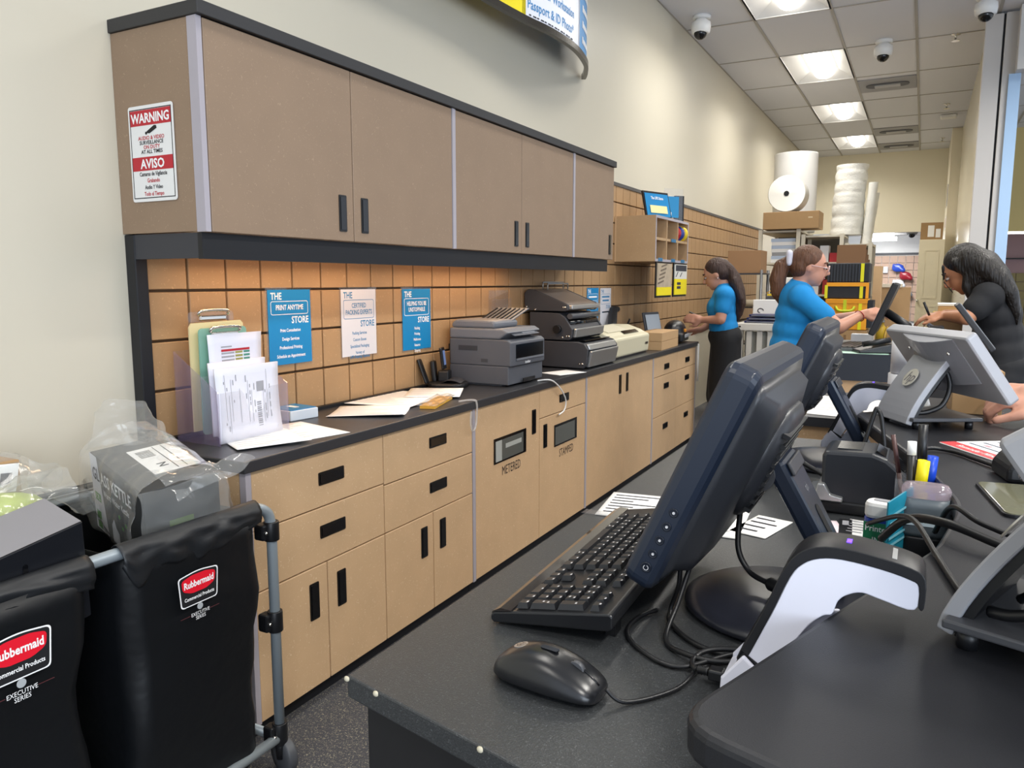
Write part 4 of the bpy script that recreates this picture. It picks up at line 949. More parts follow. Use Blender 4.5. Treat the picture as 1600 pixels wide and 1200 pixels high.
cable('second black cable dropping behind the near monitor beside the looped one', [(-.222,.88,.965),(-.230,.85,.92),(-.23,.80,dz),(-.20,.77,dz+.003),(-.16,.765,dz+.006),(-.11,.80,dz+.007),(-.05,.85,dz+.007)], .0030)
cable('black cable lying in a wide curve from the keyboard to the scanner stand', [(-.262,.87,dz),(-.275,.84,dz),(-.275,.80,dz),(-.25,.765,dz),(-.20,.745,dz),(-.14,.79,dz+.010),(-.05,.82,dz+.010)], .0026)
o = thing('scanner_cable', 'black ribbed usb cable plugged into the near scanner stand', 'cable', (-.17,.73,DZ))
MB().tube(smooth_path([(-.03,.86,dz+.016),(-.10,.80,dz+.016),(-.17,.782,dz+.010),(-.188,.765,dz+.004),(-.185,.745,dz+.004),(-.178,.738,dz+.006)], 8), .0030).build('cable', CABLE, o, world=True)
MB().tube([V((-.178,.738,dz+.006)).lerp(V((-.166,.735,dz+.008)), k/8) for k in range(9)], [.0048 if k % 2 else .0036 for k in range(9)], 10).build('strain_relief', CABLE, o, world=True)
MB().box(-.166,-.1505,.728,.742,DZ+.005,DZ+.0165).build('usb_plug', CABLE, o, bevel=.002, world=True)

# ---- papers and stationery on the desk
sheet('paper_sheet', 'printed white sheet taped flat on the desk beyond the near keyboard', -.43, 1.285, DZ+.0006, .115, .15, math.radians(8), ink=DKTX, rows=7, seed=9)
t = thing('tape_strip', 'clear wrinkled tape over the sheet taped on the desk', 'tape', (-.42,1.21,DZ+.0005))
MB().box(-.08,.07,-.012,.012,.0018,.0024).build('tape', CLEAR, t)
sheet('paper_sheet', 'narrow white paper strip in clear film behind the near monitor', -.262, 1.27, DZ+.0006, .05, .17, math.radians(4), ink=FAINT, rows=5, seed=10)
sheet('paper_sheet', 'white slip with black print under the near monitor arm', -.21, 1.27, DZ+.0006, .06, .11, math.radians(-14), ink=DKTX, rows=4, seed=11)
sheet('ticket', 'pale pink printed ticket in front of the black receipt machine', -.115, 1.31, DZ+.0006, .05, .085, math.radians(18), cat='ticket', m=mat('pale pink paper','#efdbe2',.7), ink=mat('mauve print','#b79aa6',.8), rows=5, seed=12)
sheet('business_card', 'white printed card right of the pink ticket', -.062, 1.335, DZ+.0006, .052, .088, math.radians(-4), cat='card', ink=GREYTX, rows=5, seed=13)
t = thing('black_card', 'small black card with silver barcode between ticket and white card', 'card', (-.088,1.33,DZ+.0005), math.radians(4))
MB().box(-.010,.010,-.045,.045,0,.0015).build('card', BLK, t); MB().box(-.005,.005,.01,.035,.0015,.0018).build('barcode', GREYTX, t)
t = thing('check_reader', 'black desktop receipt machine with silver slot on the desk', 'office machine', (-.07,1.455,DZ+.0005))
m = MB().prism([(-.066,.012),(.082,.012),(.082,.062),(.035,.102),(.012,.110),(-.062,.108),(-.067,.10)], (0,-.045,0), X, Z, Y, .11); m.build('housing', mat('blue black plastic','#23262c',.35), t, bevel=.006)
MB().box(-.086,.08,-.05,.06,0,.022).build('foot', BLKPL, t, bevel=.004)
MB().prism([(-.088,.0225),(-.030,.0225),(-.030,.030),(-.05,.034),(-.060,.052),(-.071,.052),(-.074,.038),(-.088,.036)], (0,-.058,0), X, Z, Y, .08).build('silver_slot', SILVER, t, bevel=.002)
MB().par((.016,-.028,.1105),(.06,0,-.044),(0,.07,0),(.002,0,.003)).build('feed_slot', BLKGL, t)
MB().box(-.045,-.005,-.02,.05,.1095,.1105).build('top_panel', mat('blue black gloss','#2f333a',.15), t)
# pen cup
t = thing('pen_cup', 'clear acrylic cup holding pens behind the grey stamp', 'cup', (.012,1.335,DZ+.0005))
m = MB()
for (a, b, c_, d_) in ((-.032,-.030,-.026,.026),(.030,.032,-.026,.026),(-.032,.032,-.026,-.024),(-.032,.032,.024,.026)): m.box(a,b,c_,d_,0,.095)
m.box(-.03,.03,-.024,.024,0,.003); m.build('cup', CLEAR, t)
def pen(label, x, y, lean, ly, h, r, m1, m2=None, cut=.6):
    t = thing('pen', label, 'pen', (x, y, DZ+.005), group='pens in the clear cup')
    a = V((0,0,0)); e = V((lean, ly, h)); c_ = a.lerp(e, cut)
    MB().tube([a, c_], r, 10).build('barrel', m1, t); MB().tube([c_, e], r*1.05, 10).build('cap', m2 or m1, t)
pen('thin brown pencil leaning left in the clear cup', .002, 1.345, -.030, .02, .150, .0035, mat('brown pencil','#4e3230',.4))
pen('black pen with white tip in the clear cup', .004, 1.325, -.004, .005, .148, .0065, BLKPL, PAPER, .86)
pen('thick black marker, tallest in the clear cup', .018, 1.345, -.004, .01, .172, .0068, BLKPL)
pen('yellow highlighter in the clear cup', .010, 1.318, .008, .0, .122, .0085, YELL, YELL)
pen('blue capped pen in the clear cup', .022, 1.328, .008, .0, .128, .0075, mat('pen blue','#1c49c8',.3), mat('pen blue','#1c49c8',.3))
# stamp
t = thing('stamp', 'large grey self inking stamp with clear cap beside the ledge', 'stamp', (.022,1.225,DZ+.0005))
def er(w, d_, z): return [V((p[0], p[1], z)) for p in rrect(w, d_, min(w, d_)*.42, 5)]
MB().loft([er(.060,.040,0),er(.064,.042,.004),er(.064,.042,.035),er(.062,.041,.038)]).build('black_foot', BLKPL, t)
MB().loft([er(.062,.041,.0385),er(.070,.046,.045),er(.069,.046,.08),er(.062,.041,.094)]).build('grey_grip', mat('blue grey plastic','#5c666d',.4), t)
MB().loft([er(.063,.042,.0945),er(.064,.042,.105),er(.056,.036,.111),er(.03,.02,.113)]).build('clear_cap', glassy('pinkish clear cap','#c9b9c4',.45,.05,.3), t)
MB().box(-.026,.014,-.0242,-.0232,.056,.070).build('label', mat('pale blue label','#c9dbe4',.4), t)
MB().text('The UPS Store', .0065, (-.004,-.0244,.0610), X, Z, 'CENTER', 0, .8).build('label_lettering', DKTX, t)
# ink bottle box and teal card
t = thing('ink_box', 'white topped blue and green printer ink box by the teal card', 'box', (-.032,1.238,DZ+.0005), math.radians(-10))
MB().prism(rrect(.048,.034,.012),(0,0,0),X,Y,Z,.050).build('blue_box', mat('ink box blue','#1d3c9a',.4), t)
MB().prism(rrect(.048,.034,.012),(0,0,.0502),X,Y,Z,.026).build('white_cap', WHITE, t, bevel=.006)
MB().prism(rrect(.026,.012,.005),(0,0,.0763),X,Y,Z,.0012).build('cap_recess', SGREY, t)
MB().box(-.022,.022,-.0178,-.0170,.012,.046).build('green_label', mat('label green','#1f7a52',.5), t)
MB().text('Printer', .013, (-.020,-.0180,.033), X, Z, 'LEFT', .01, .9).text('INK', .013, (0,-.0180,.015), X, Z, 'CENTER', .01, .9).build('label_lettering', TXW, t)
t = thing('teal_card_holder', 'teal printed card standing between ink box and stamp', 'card holder', (-.008,1.200,DZ+.0005))
MB().par((-.018,-.012,.0),(.030,.030,.02),(0,0,.088),(.002,-.002,0)).build('teal_card', mat('teal card','#1f8aa3',.4), t)
g = MB()
for k in range(5): g.par((-.013,-.0121+.0002,.022+.011*k),(.019,.019,.0127),(0,0,.003),(.0002,-.0032,0))
g.build('lettering', mat('pale teal print','#7fc3d2',.5), t)
cable('thick black cable rising from the desk notch and over the ledge to the right', [(-.03,1.17,DZ+.04),(.0,1.09,.985),(.04,1.02,1.006),(.09,.97,1.004),(.16,.90,.999)], .0055)
cable('thinner black cable curving over the ledge edge towards the near display stand', [(-.05,1.20,DZ+.05),(-.01,1.10,.985),(.01,1.02,1.002),(.03,.93,.9955),(.045,.85,.9945),(.06,.78,.9945)], .0034)
cable('black cable arching by the stamp towards the right edge of the ledge', [(.035,1.17,.95),(.05,1.11,1.003),(.08,1.06,1.0),(.13,1.01,.997),(.19,.97,.996)], .0036)
cable('black cable across the ledge to the small pad on the right', [(.0,1.46,.97),(.02,1.52,.9955),(.06,1.53,.995),(.10,1.47,.995),(.13,1.42,.995)], .0036)
t = thing('pen_loop_cable', 'looped black cable standing between the second monitor and the silver stand', 'cable', (-.06,1.58,DZ))
MB().tube(smooth_path([(-.095,1.56,dz),(-.085,1.57,.96),(-.066,1.58,1.045),(-.060,1.58,1.05),(-.052,1.575,1.03),(-.042,1.56,.95),(-.05,1.55,dz)], 8), .004).build('cable', CABLE, t, world=True)
cable('black cable bundle behind the second monitor', [(-.20,1.55,.96),(-.19,1.50,.93),(-.16,1.48,.905),(-.12,1.52,.90),(-.10,1.56,.90),(-.13,1.60,.90),(-.2,1.62,.93)], .005)
# ---- silver customer displays on the ledge
def pos(label, loc, rz, s=1.0):
    """local: +X is the customer's side; origin under the stand plate's lower edge"""
    t = thing('customer_display', label, 'display', loc, rz)
    MB().box(.004*s,.150*s,-.075*s,.075*s,.016*s,.024*s).build('base_plate', mat('dark base grey','#46474b',.4), t, bevel=.002)
    for a in (.02,.13):
        for b in (-.06,.06): MB().tube([(a*s,b*s,0),(a*s,b*s,.016*s)], .008*s, 10).build('foot', BLKPL, t)
    m = MB(); n = 10; vs = []
    P = [V((-.004+.082*(k/n)**1.35, 0, .010+.138*(k/n))) for k in range(n+1)]
    o = [(p.x*s, p.z*s) for p in P]; i = [((p.x+.013)*s, (p.z-.004)*s) for p in P]
    m.prism(o+i[::-1], (0,-.062*s,0), X, Z, Y, .124*s); st = m.build('stand_plate', SGREY, t, bevel=.002)
    i2 = [((p.x+.0133)*s, (p.z-.0041)*s) for p in P]; i3 = [((p.x+.020)*s, (p.z-.007)*s) for p in P]
    MB().prism(i2+i3[::-1], (0,-.058*s,0), X, Z, Y, .116*s).build('dark_inner_plate', BLKPL, t)  # black plate added to keep the stand's underside dark
    MB().tube([(.088*s,-.058*s,.148*s),(.088*s,.058*s,.148*s)], .017*s, 20).build('hinge', SGREY, t)
    bd = V((-.032,0,.12)).normalized(); nrm = V((-.12,0,-.032)).normalized()
    lg = MB(); cc = V((.0365,0,.098))*s; dd = V((.092,0,.138)).normalized(); nn = V((-.138,0,.092)).normalized(); cc = cc+nn*.0015
    lg.prism(rrect(.042*s,.042*s,.0205*s,6), cc-V((.000,0,0)), Y, dd, nn, .0014*s); b = lg.build('round_badge', mat('chrome badge','#d9d4c6',.2,metal=.35), st)
    MB().text('hp', .034*s, cc+nn*.0016*s-dd*.010*s, -Y, dd, 'CENTER', .0, .95, .0, .35).build('badge_lettering', mat('badge lettering grey','#5d5a5e',.3), b)  # letters in one even dark grey
    # tilted display: top leans to the clerk's side
    u = V((.60,0,-.80)); bkn = V((-.80,0,-.60)); O = V((.071,0,.205))*s; Hh = .165*s; Ww = .30*s
    m = MB()
    def rg(off, dy, dw): return [O+u*(Hh/2+p[1])+Y*p[0]+bkn*off for p in rrect(Ww-dw, Hh-dy, .006*s, 3)]
    m.loft([rg(0,.004*s,.004*s),rg(.002*s,0,0),rg(.020*s,0,0),rg(.024*s,.004*s,.004*s)], True, False); m.build('display_case', SGREY, t, bevel=.0015)
    MB().add([O+u*(Hh/2+p[1])+Y*p[0]-bkn*.0006 for p in rrect(Ww-.02*s,Hh-.02*s,.003,2)], [tuple(range(12))]).build('screen', mat('blue black glass','#1a2233',.06), t)
    m = MB(); rings = []
    for k in range(9):
        yy = (-.105+.18*k/8)*s; h = .020*s*math.sin(math.pi*(k+.15)/8.3)+.0005
        rings.append([O+Y*yy+u*.004*s+bkn*.0235*s, O+Y*yy+u*.004*s+bkn*(.024*s+h), O+Y*yy+u*(Hh-.05*s)+bkn*(.024*s+h), O+Y*yy+u*(Hh-.05*s)+bkn*.0235*s])
    m.loft(rings, True, False); rb = m.build('rear_bulge', mat('silver grey shade','#93949a',.4,metal=.12), t, bevel=.002)
    for yy in (-.09, .05): MB().ell(O+Y*yy*s+u*.03*s+bkn*.040*s, (.004*s,)*3, 8, 6).build('screw', CHROME, rb)
    MB().tube(smooth_path([(.075*s,-.04*s,.14*s),(.09*s,-.05*s,.09*s),(.075*s,-.055*s,.05*s),(.05*s,-.05*s,.034*s),(.03*s,-.045*s,.030*s)], 8), .005*s).build('cable', CABLE, t)
    MB().tube(smooth_path([(.085*s,.0*s,.14*s),(.10*s,-.0*s,.10*s),(.07*s,-.01*s,.06*s),(.04*s,.0*s,.03*s)], 8), .004*s).build('cable', CABLE, t)
    return t
pos('silver customer display on its stand, seen from behind beyond the pens', (-.042,1.80,LZ+.0005), math.radians(30), 1.0)
pos('near customer display at the right edge, standing on the ledge corner', (.052,.770,LZ+.0005), math.radians(-20), 1.0)
# ---- ledge clutter
t = thing('flyer', 'white flyer with a red edge lying on the ledge', 'flyer', (.165,1.59,LZ+.0005), math.radians(32))
MB().prism(rrect(.17,.19,.006),(0,0,0),X,Y,Z,.0012).build('sheet', PAPER, t)
MB().box(-.083,-.052,-.094,.094,.0013,.0018).build('red_band', mat('coral red','#d24b4e',.5), t)
MB().text('Reminder Minutes', .018, (-.074,0,.0021), -Y, X, 'CENTER', .01, .9).build('white_lettering', TXW, t)
g = MB()
for k in range(4): g.box(-.035+.028*k,-.031+.028*k,-.08,.08,.0013,.0018)
g.build('grey_columns', mat('slate print','#5c6274',.6), t)
g = MB()
for k in range(4):
    for q in range(3): g.box(-.024+.028*k,-.016+.028*k,-.06+.05*q,-.045+.05*q,.0013,.0017)
g.build('pink_marks', mat('pink print','#dd8d97',.6), t)
t = thing('signature_pad', 'small black card pad on the ledge at the right edge', 'card reader', (.155,1.385,LZ+.0005), math.radians(12))
MB().prism([(-.035,0),(.05,0),(.05,.03),(.015,.042),(-.022,.038),(-.035,.02)], (0,-.04,0), X, Z, Y, .08).build('housing', BLKPL, t, bevel=.006)
MB().par((-.012,-.028,.0425),(.03,0,.0010),(0,.056,0),(0,0,.0012)).build('screen', BLKGL, t)
t = thing('glass_tray', 'dark glass plate lying on the ledge beside the near display', 'plate', (.165,1.235,LZ+.0005), math.radians(8))
MB().prism(rrect(.13,.17,.01),(0,0,0),X,Y,Z,.005).build('plate', mat('olive tinted glass','#6b6a55',.08), t, bevel=.001)
MB().prism(rrect(.136,.176,.012),(0,0,.0),X,Y,Z,.0035).build('rim', BLK, t)
t = thing('acrylic_stand', 'clear acrylic panel standing on the ledge at the right edge', 'stand', (.18,1.30,LZ+.0005))
MB().box(-.022,-.018,-.06,.06,0.006,.10).build('panel', CLEAR, t); MB().box(-.022,.03,-.06,.06,0,.004).build('foot', CLEAR, t)
for k, (z, r, nm) in enumerate(((0,.040,'lower white roll of the pair stacked behind the silver display'),(.083,.036,'upper white roll of the pair stacked behind the silver display'))):
    t = thing('label_roll', nm, 'roll', (-.022,2.055,LZ+.0005+z), group='white rolls stacked on the ledge')
    MB().lathe([(.012,0),(r,0),(r,.081),(.012,.081)], (0,0,0), n=24).build('roll', mat('milky film roll','#dedee2',.35), t)
t = thing('cardboard_carton', 'tan carton standing on the ledge behind the silver display base', 'box', (.115,2.06,LZ+.0005), math.radians(4))
MB().box(-.045,.055,-.05,.05,0,.10).build('carton', CARD, t, bevel=.002)
t = thing('crumpled_paper', 'crumpled white receipt on the ledge under the silver display', 'paper', (.042,1.90,LZ+.0005))
random.seed(5); MB().grid(lambda u,v: V(((u-.5)*.06,(v-.5)*.05,.012+.010*random.random()-.011*abs(2*u-1))), 6, 5, False).build('receipt', PAPER, t)
# ------------------------------------------------------------ laundry cart with two sacks, front left
TUBE = mat('pale blue grey tube', '#98a2a8', .35, metal=.3)
CX0, CX1 = -1.42, -1.90
t = thing('sack_cart', 'grey tube frame cart holding two black vinyl sacks', 'cart', (-1.66, .75, 0))
for x in (CX0, CX1):
    MB().tube(smooth_path([(x,.08,.60),(x,.09,.70),(x,.14,.738),(x,.30,.738),(x,.80,.738),(x,1.25,.738),(x,1.325,.735),(x,1.365,.71),(x,1.374,.66)], 6)+[V((x,1.374,.10))], .0135, 12).build('rail', TUBE, t, world=True)
    MB().tube([(x,.08,.61),(x,.08,.10)], .0135, 12).build('post', TUBE, t, world=True)
    MB().tube([(x,.08,.105),(x,1.37,.105)], .0135, 12).build('lower_bar', TUBE, t, world=True)
for y in (.08, 1.374): MB().tube([(CX0,y,.10),(CX1,y,.10)], .0125, 12).build('cross_bar', TUBE, t, world=True)
for (z, h) in ((.665,.05),(.425,.055),(.115,.06)):
    o = MB().tube([(CX0,1.374,z-h/2),(CX0,1.374,z+h/2)], .0195, 14).build('clamp', BLKPL, t, bevel=.002, world=True)
    MB().box(CX0-.03,CX0+.004,1.342,1.372,z-h/2+.004,z+h/2-.004).build('clamp_lug', BLKPL, t, bevel=.006, world=True)
    MB().ell((CX0+.006,1.350,z),(.005,.005,.005),8,6).build('clamp_rivet', CHROME, t, world=True)
for x in (CX0, CX1):
    for y in (.08, 1.374):
        MB().lathe([(.012,.0),(.014,.03),(.014,.05)], (x,y,.045), n=12).build('caster_stem', BLKPL, t, world=True)
        MB().lathe([(.018,-.014),(.046,-.013),(.048,-.008),(.048,.008),(.046,.013),(.018,.014)], (x,y+.012,.0485), (.25,1,0), 24).build('caster_wheel', mat('grey caster','#46484c',.5), t, world=True)
VIN = mat('black vinyl sack', '#0e1013', .42, spec=.45, bump=.55, bscale=9)
from mathutils import noise as nz
def sack(label, y0, y1, seed, tear):
    t = thing('vinyl_sack', label, 'sack', (-1.66, (y0+y1)/2, .06), group='black vinyl sacks on the cart')
    xc, yc = -1.66, (y0+y1)/2; hw = .262; hl = (y1-y0)/2; N = 40
    def ring(z, k, amp):
        sc_ = k; pts = []
        for (a, b) in rrect(2*hw*sc_, 2*hl*(sc_*.5+.5), .05, 9):
            n_ = nz.noise(V((a*4+seed, b*5, z*3.2)))*amp + nz.noise(V((a*11+seed, b*13, z*9)))*amp*.35
            l = math.hypot(a, b)
            pts.append(V((xc+a*(1+n_/l), yc+b*(1+n_/l), z)))
        return pts
    rings = [ring(.07, .80, .03)] + [ring(.07+.66*k/14, .86+.14*min(1,k/10), .034 if k < 12 else .008) for k in range(1, 15)]
    m = MB(); m.loft(rings, False, True)
    n = len(rings[0]); m.f.append(tuple(range(n-1,-1,-1))); m.sm.append(False)
    m.build('sack', VIN, t, world=True, solid=.0015)
    # cuff folded over the rail, near side: a wavy flap
    def cuff(u, v):
        yy = y0-.004+(y1-y0+.008)*u
        drop = .050+.018*math.sin(u*5+seed)+.012*nz.noise(V((u*9,seed,0)))
        if tear: drop += .045*math.exp(-((u-.10)/.09)**2) - .03*max(0, .06-u)*10
        a = v*math.pi
        if v < .35: q = v/.35; return V((-1.4375+.036*q-.0*q, yy, .744+.0125*math.sin(math.pi*q)))
        q = (v-.35)/.65; return V((-1.4015+.006*math.sin(q*3)+.008*nz.noise(V((u*8,q*3,seed))), yy, .744-drop*q))
    MB().grid(cuff, 40, 14).build('cuff', mat('black vinyl cuff','#1a1c1f',.45,bump=.2,bscale=18), t, world=True, solid=.002)
    def cuff2(u, v):
        yy = y0+(y1-y0)*u; q = v; return V((-1.885-.030*q, yy, .753-.07*max(0,q-.3)))
    MB().grid(cuff2, 10, 6).build('rear_cuff', mat('black vinyl cuff','#1a1c1f',.45), t, world=True, solid=.002)
    return t
def logo(t, yc, zc, s):
    xf = -1.3835
    def P(y, z): return V((xf, yc+y*s, zc+z*s))
    def poly(m, pts, d): m.add([P(*p)+V((d,0,0)) for p in pts], [tuple(range(len(pts)))])
    out = roundpoly([(-.051,.030),(.0,.037),(.051,.030),(.046,-.036),(-.046,-.036)][::-1], [.008,.008,.008,.02,.008])
    m = MB(); poly(m, [(a*1.06, b*1.07) for a, b in out], .0); o = m.build('logo_border', TXW, t, world=True)
    for p_ in o.data.polygons: pass
    m = MB(); poly(m, out, .0004); m.build('logo_field', BLKTX, t, world=True)
    m = MB(); red = roundpoly([(-.046,.024),(-.02,.031),(.02,.031),(.046,.024),(.043,.0),(.02,-.010),(-.02,-.010),(-.043,.0)][::-1], .008); poly(m, red, .0008); m.build('logo_red', REDL, t, world=True)
    m = MB().text('Rubbermaid', .021*s, P(0,.004)+V((.0012,0,0)), Y, Z, 'CENTER', .03, .78); m.build('logo_lettering', TXW, t, world=True)
    m = MB().text('Commercial Products', .0112*s, P(0,-.0245)+V((.0010,0,0)), Y, Z, 'CENTER', .02, .80)
    m.build('logo_lettering', TXW, t, world=True)
    m = MB().text('EXECUTIVE', .0115*s, P(0,-.064)+V((.0010,0,0)), Y, Z, 'CENTER', .0, .85).text('SERIES', .0115*s, P(0,-.074)+V((.0010,0,0)), Y, Z, 'CENTER', .0, .85); m.build('logo_lettering', TXW, t, world=True)
    m = MB().lathe([(.0075*s,0),(.0075*s,.0008)], P(0,-.046), X, 18); m.build('logo_disc', mat('grey badge','#a9adb0',.5), t, world=True)
    m = MB().box(xf,xf+.0006,yc-.052*s,yc-.026*s,zc-.0610*s,zc-.0602*s).box(xf,xf+.0006,yc+.026*s,yc+.052*s,zc-.0610*s,zc-.0602*s); m.build('logo_rule', mat('dull red rule','#5d2b30',.6), t, world=True)
sk1 = sack('near black vinyl sack at the left edge, holding a grey topped box', .34, .885, 1.3, False)
sk2 = sack('black vinyl sack nearest the base cabinets, holding the boxed kettle', .955, 1.318, 5.1, True)
logo(sk1, .730, .628, 1.12); logo(sk2, 1.118, .618, 1.0)
# padding in the sacks, then the parcels
for nm, y0, y1, zt in (('near', .40, .83, .60), ('far', .99, 1.29, .62)):
    t = thing('parcel_padding', 'packed parcels filling the %s black sack' % nm, 'parcel', (-1.66,(y0+y1)/2,.10))
    MB().box(-1.84,-1.48,y0,y1,.10,zt-.05).build('padding', mat('dark poly mailer','#26282c',.5), t, bevel=.03, world=True)
A, B_, D_ = V((-1.470,1.055,.833)), V((-1.749,1.123,.884)), V((-1.424,1.222,.849)); wv = V((-.145,.138,-.98)).normalized()*.20
uu, vv_ = B_-A, D_-A
t = thing('kettle_box', 'tilted dark grey box lettered GLASS KETTLE in the far sack', 'box', A+wv)
MB().par(A, uu, vv_, wv).build('carton', mat('slate carton print','#303234',.45), t, bevel=.002, world=True)
un = uu.normalized(); wn = wv.normalized(); fn_ = (-vv_).normalized(); L_ = uu.length
def F(a, b, d=.0012): return B_ - un*a + wn*b + fn_*d      # a from the far-left corner along the top edge, b down
m = MB(); m.add([F(0,0),F(.042,0),F(.074,.20),F(0,.20)], [(3,2,1,0)]); m.build('white_side_band', mat('carton white','#d8dae2',.5), t, world=True)
MB().text('GL', .044, F(.010,.062,.002), -un, -wn, 'LEFT', .02, .74).build('dark_lettering', DKTX, t, world=True)
m = MB().text('ASS KETTLE', .044, F(.058,.062,.002), -un, -wn, 'LEFT', .02, .74).text('Warm Water Kettle', .024, F(.066,.092,.002), -un, -wn, 'LEFT', .01, .72); m.build('lettering', TXW, t, world=True)
m = MB()
for (a, b, w_, h_) in ((.012,.098,.034,.022),(.010,.148,.026,.022),(.010,.176,.026,.020)): m.add([F(a,b,.0016),F(a+w_,b,.0016),F(a+w_,b+h_,.0016),F(a,b+h_,.0016)], [(3,2,1,0)])
for (a, b) in ((.15,.115),(.185,.125),(.165,.14)): m.add([F(a+.006*math.cos(q*.63),b+.006*math.sin(q*.63),.0016) for q in range(10)], [tuple(range(9,-1,-1))])
m.build('green_print', mat('kettle box green','#4f9a3a',.5), t, world=True)
m = MB().text('1.7L', .018, F(.014,.115,.0022), -un, -wn, 'LEFT', .01, .9); m.build('size_lettering', TXW, t, world=True)
m = MB(); m.add([F(.10,.20,.0018),F(.10,.155,.0018),F(.115,.135,.0018),F(.125,.155,.0018),F(.14,.165,.0018),F(.14,.20,.0018)], [tuple(range(6))]); m.build('kettle_picture', mat('carton white','#d8dae2',.5), t, world=True)
un3 = vv_.normalized(); tn = -wn
def T(a, b, d=.0012): return A + uu*a + vv_*b + tn*d
m = MB(); m.add([T(.25,.35),T(.25,.98),T(.80,.98),T(.80,.35)], [(0,1,2,3)]); lb = m.build('shipping_label', PAPER, t, world=True)
m = MB()
for k in range(9): m.add([T(.60+.016*k,.42,.0018),T(.60+.016*k,.62,.0018),T(.608+.016*k-(.003 if k%2 else 0),.62,.0018),T(.608+.016*k-(.003 if k%2 else 0),.42,.0018)], [(0,1,2,3)])
for b in (.68,.80): m.add([T(.28,b,.0018),T(.28,b+.012,.0018),T(.78,b+.012,.0018),T(.78,b,.0018)], [(0,1,2,3)])
m.text('N', .03, T(.40,.50,.0022), -uu, vv_, 'CENTER', .02); m.build('label_print', BLKTX, t, world=True)
m = MB(); R_ = A+vv_*1.0; m.add([A+vv_*.30+wv*.42+V((.0018,0,0)),A+vv_*.62+wv*.42+V((.0018,0,0)),A+vv_*.62+wv*.50+V((.0018,0,0)),A+vv_*.30+wv*.50+V((.0018,0,0))], [(3,2,1,0)]); m.build('green_logo', mat('dim green print','#55702f',.5), t, world=True)
# film bag round the kettle box
t = thing('plastic_bag', 'clear crinkled plastic bag round the kettle box', 'bag', (-1.60,1.15,.66))
cB = (A+B_+D_)/3 + (uu+vv_)*.17 + wv*.42
def wr(p, s=1.): return V((nz.noise(p*14), nz.noise(p*14+V((7,3,1))), nz.noise(p*14+V((1,9,4)))))*.012*s + V((nz.noise(p*42), nz.noise(p*42+V((5,2,8))), nz.noise(p*42+V((3,3,3)))))*.0035*s
def skin(u, v):
    # wraps near face, top and right side in the box's own frame
    a = -.06+1.14*u; q = v*2.35
    if q < .85: p = A+uu*a+wv*(.98-q*1.15)-vv_.normalized()*(.010+.02*math.sin(math.pi*q/.85))
    elif q < 1.75: k = (q-.85)/.9; p = A+uu*a+vv_*(k*1.02)-wn*(.012+.03*math.sin(math.pi*k))
    else: k = (q-1.75)/.6; p = A+uu*a+vv_*1.03+wv*(k*.9)+vv_.normalized()*(.012+.02*k)
    if a < 0: p = p - un*a*.3
    return p+wr(p)
MB().grid(skin, 46, 60).build('wrap', FILM, t, world=True)
def side(u, v):
    p = A+vv_*(-.08+1.18*u)+wv*(-.03+.80*v)+un*(-.014-.018*math.sin(math.pi*u)*math.sin(math.pi*v)); return p+wr(p)
MB().grid(side, 30, 24).build('right_side', FILM, t, world=True)
def tail(u, v):
    b0 = V((-1.76,1.12,.885)); b1 = V((-1.60,1.24,.90)); pk = V((-1.72,1.15,1.005)); pk2 = V((-1.64,1.21,.985))
    p = b0.lerp(b1,u).lerp(pk.lerp(pk2,u), v); p += V((-.02,.04,0))*math.sin(math.pi*u)*(1-v*.3); return p+wr(p, 1.6)
MB().grid(tail, 26, 24).build('loose_top', FILM, t, world=True)
def tail2(u, v):
    b0 = V((-1.52,1.10,.862)); b1 = V((-1.44,1.24,.875)); e0 = V((-1.44,1.12,.800)); e1 = V((-1.385,1.295,.865))
    p = b0.lerp(b1,u).lerp(e0.lerp(e1,u), v)+Z*.018*math.sin(math.pi*v); return p+wr(p, 1.8)
MB().grid(tail2, 26, 22).build('loose_flap', FILM, t, world=True)
# grey topped box in the near sack
P0 = V((-1.43,.893,.823)); a_ = V((0,-.34,-.055)); b_ = V((-.185,.038,.012)); d_ = V((-.012,.012,-.20))
t = thing('grey_box', 'dark box with a plain grey top in the near sack', 'box', P0+d_)
MB().par(P0, a_, b_, d_).build('carton', mat('black carton','#15171c',.35), t, bevel=.002, world=True)
n_ = a_.cross(b_).normalized(); n_ = n_ if n_.z > 0 else -n_
MB().add([P0+a_*x+b_*y+n_*.0012 for x, y in ((.004,.01),(.998,.01),(.998,.99),(.004,.99))], [(0,1,2,3)]).build('grey_top', mat('matt grey card','#85848a',.5), t, world=True)
MB().prism(rrect(.010,.024,.0048), P0+a_*.34+d_*.22+V((.0008,0,0)), Y, Z, X, .0006).build('punched_hole', BLKGL, t, world=True)
# brown parcel and bags behind
t = thing('wrapped_parcel', 'brown parcel with a white label in a clear bag, far left', 'parcel', (-1.80,.86,.70))
MB().box(-1.88,-1.775,.70,.975,.66,.893).build('carton', CARD, t, bevel=.003, world=True)
MB().par((-1.773,.86,.835),(0,.10,-.012),(0,.012,.062),(.001,0,0)).build('label', PAPER, t, world=True)
MB().par((-1.7715,.925,.840),(0,.024,-.003),(0,.006,.03),(.0006,0,0)).build('barcode', DKTX, t, world=True)
def pb(u, v):
    p = V((-1.735-.20*v, .72+.30*u, .86+.055*math.sin(math.pi*min(1,v*1.3))-.02*u)); return p+wr(p,1.6)
MB().grid(pb, 30, 22).build('film_wrap', FILM, t, world=True)
def pb2(u, v):
    p = V((-1.74+.02*v, .97+.075*u*(1-.3*abs(2*v-1)), .83+.075*v-.03*u)); return p+wr(p,1.6)
MB().grid(pb2, 22, 22).build('film_tail', FILM, t, world=True)
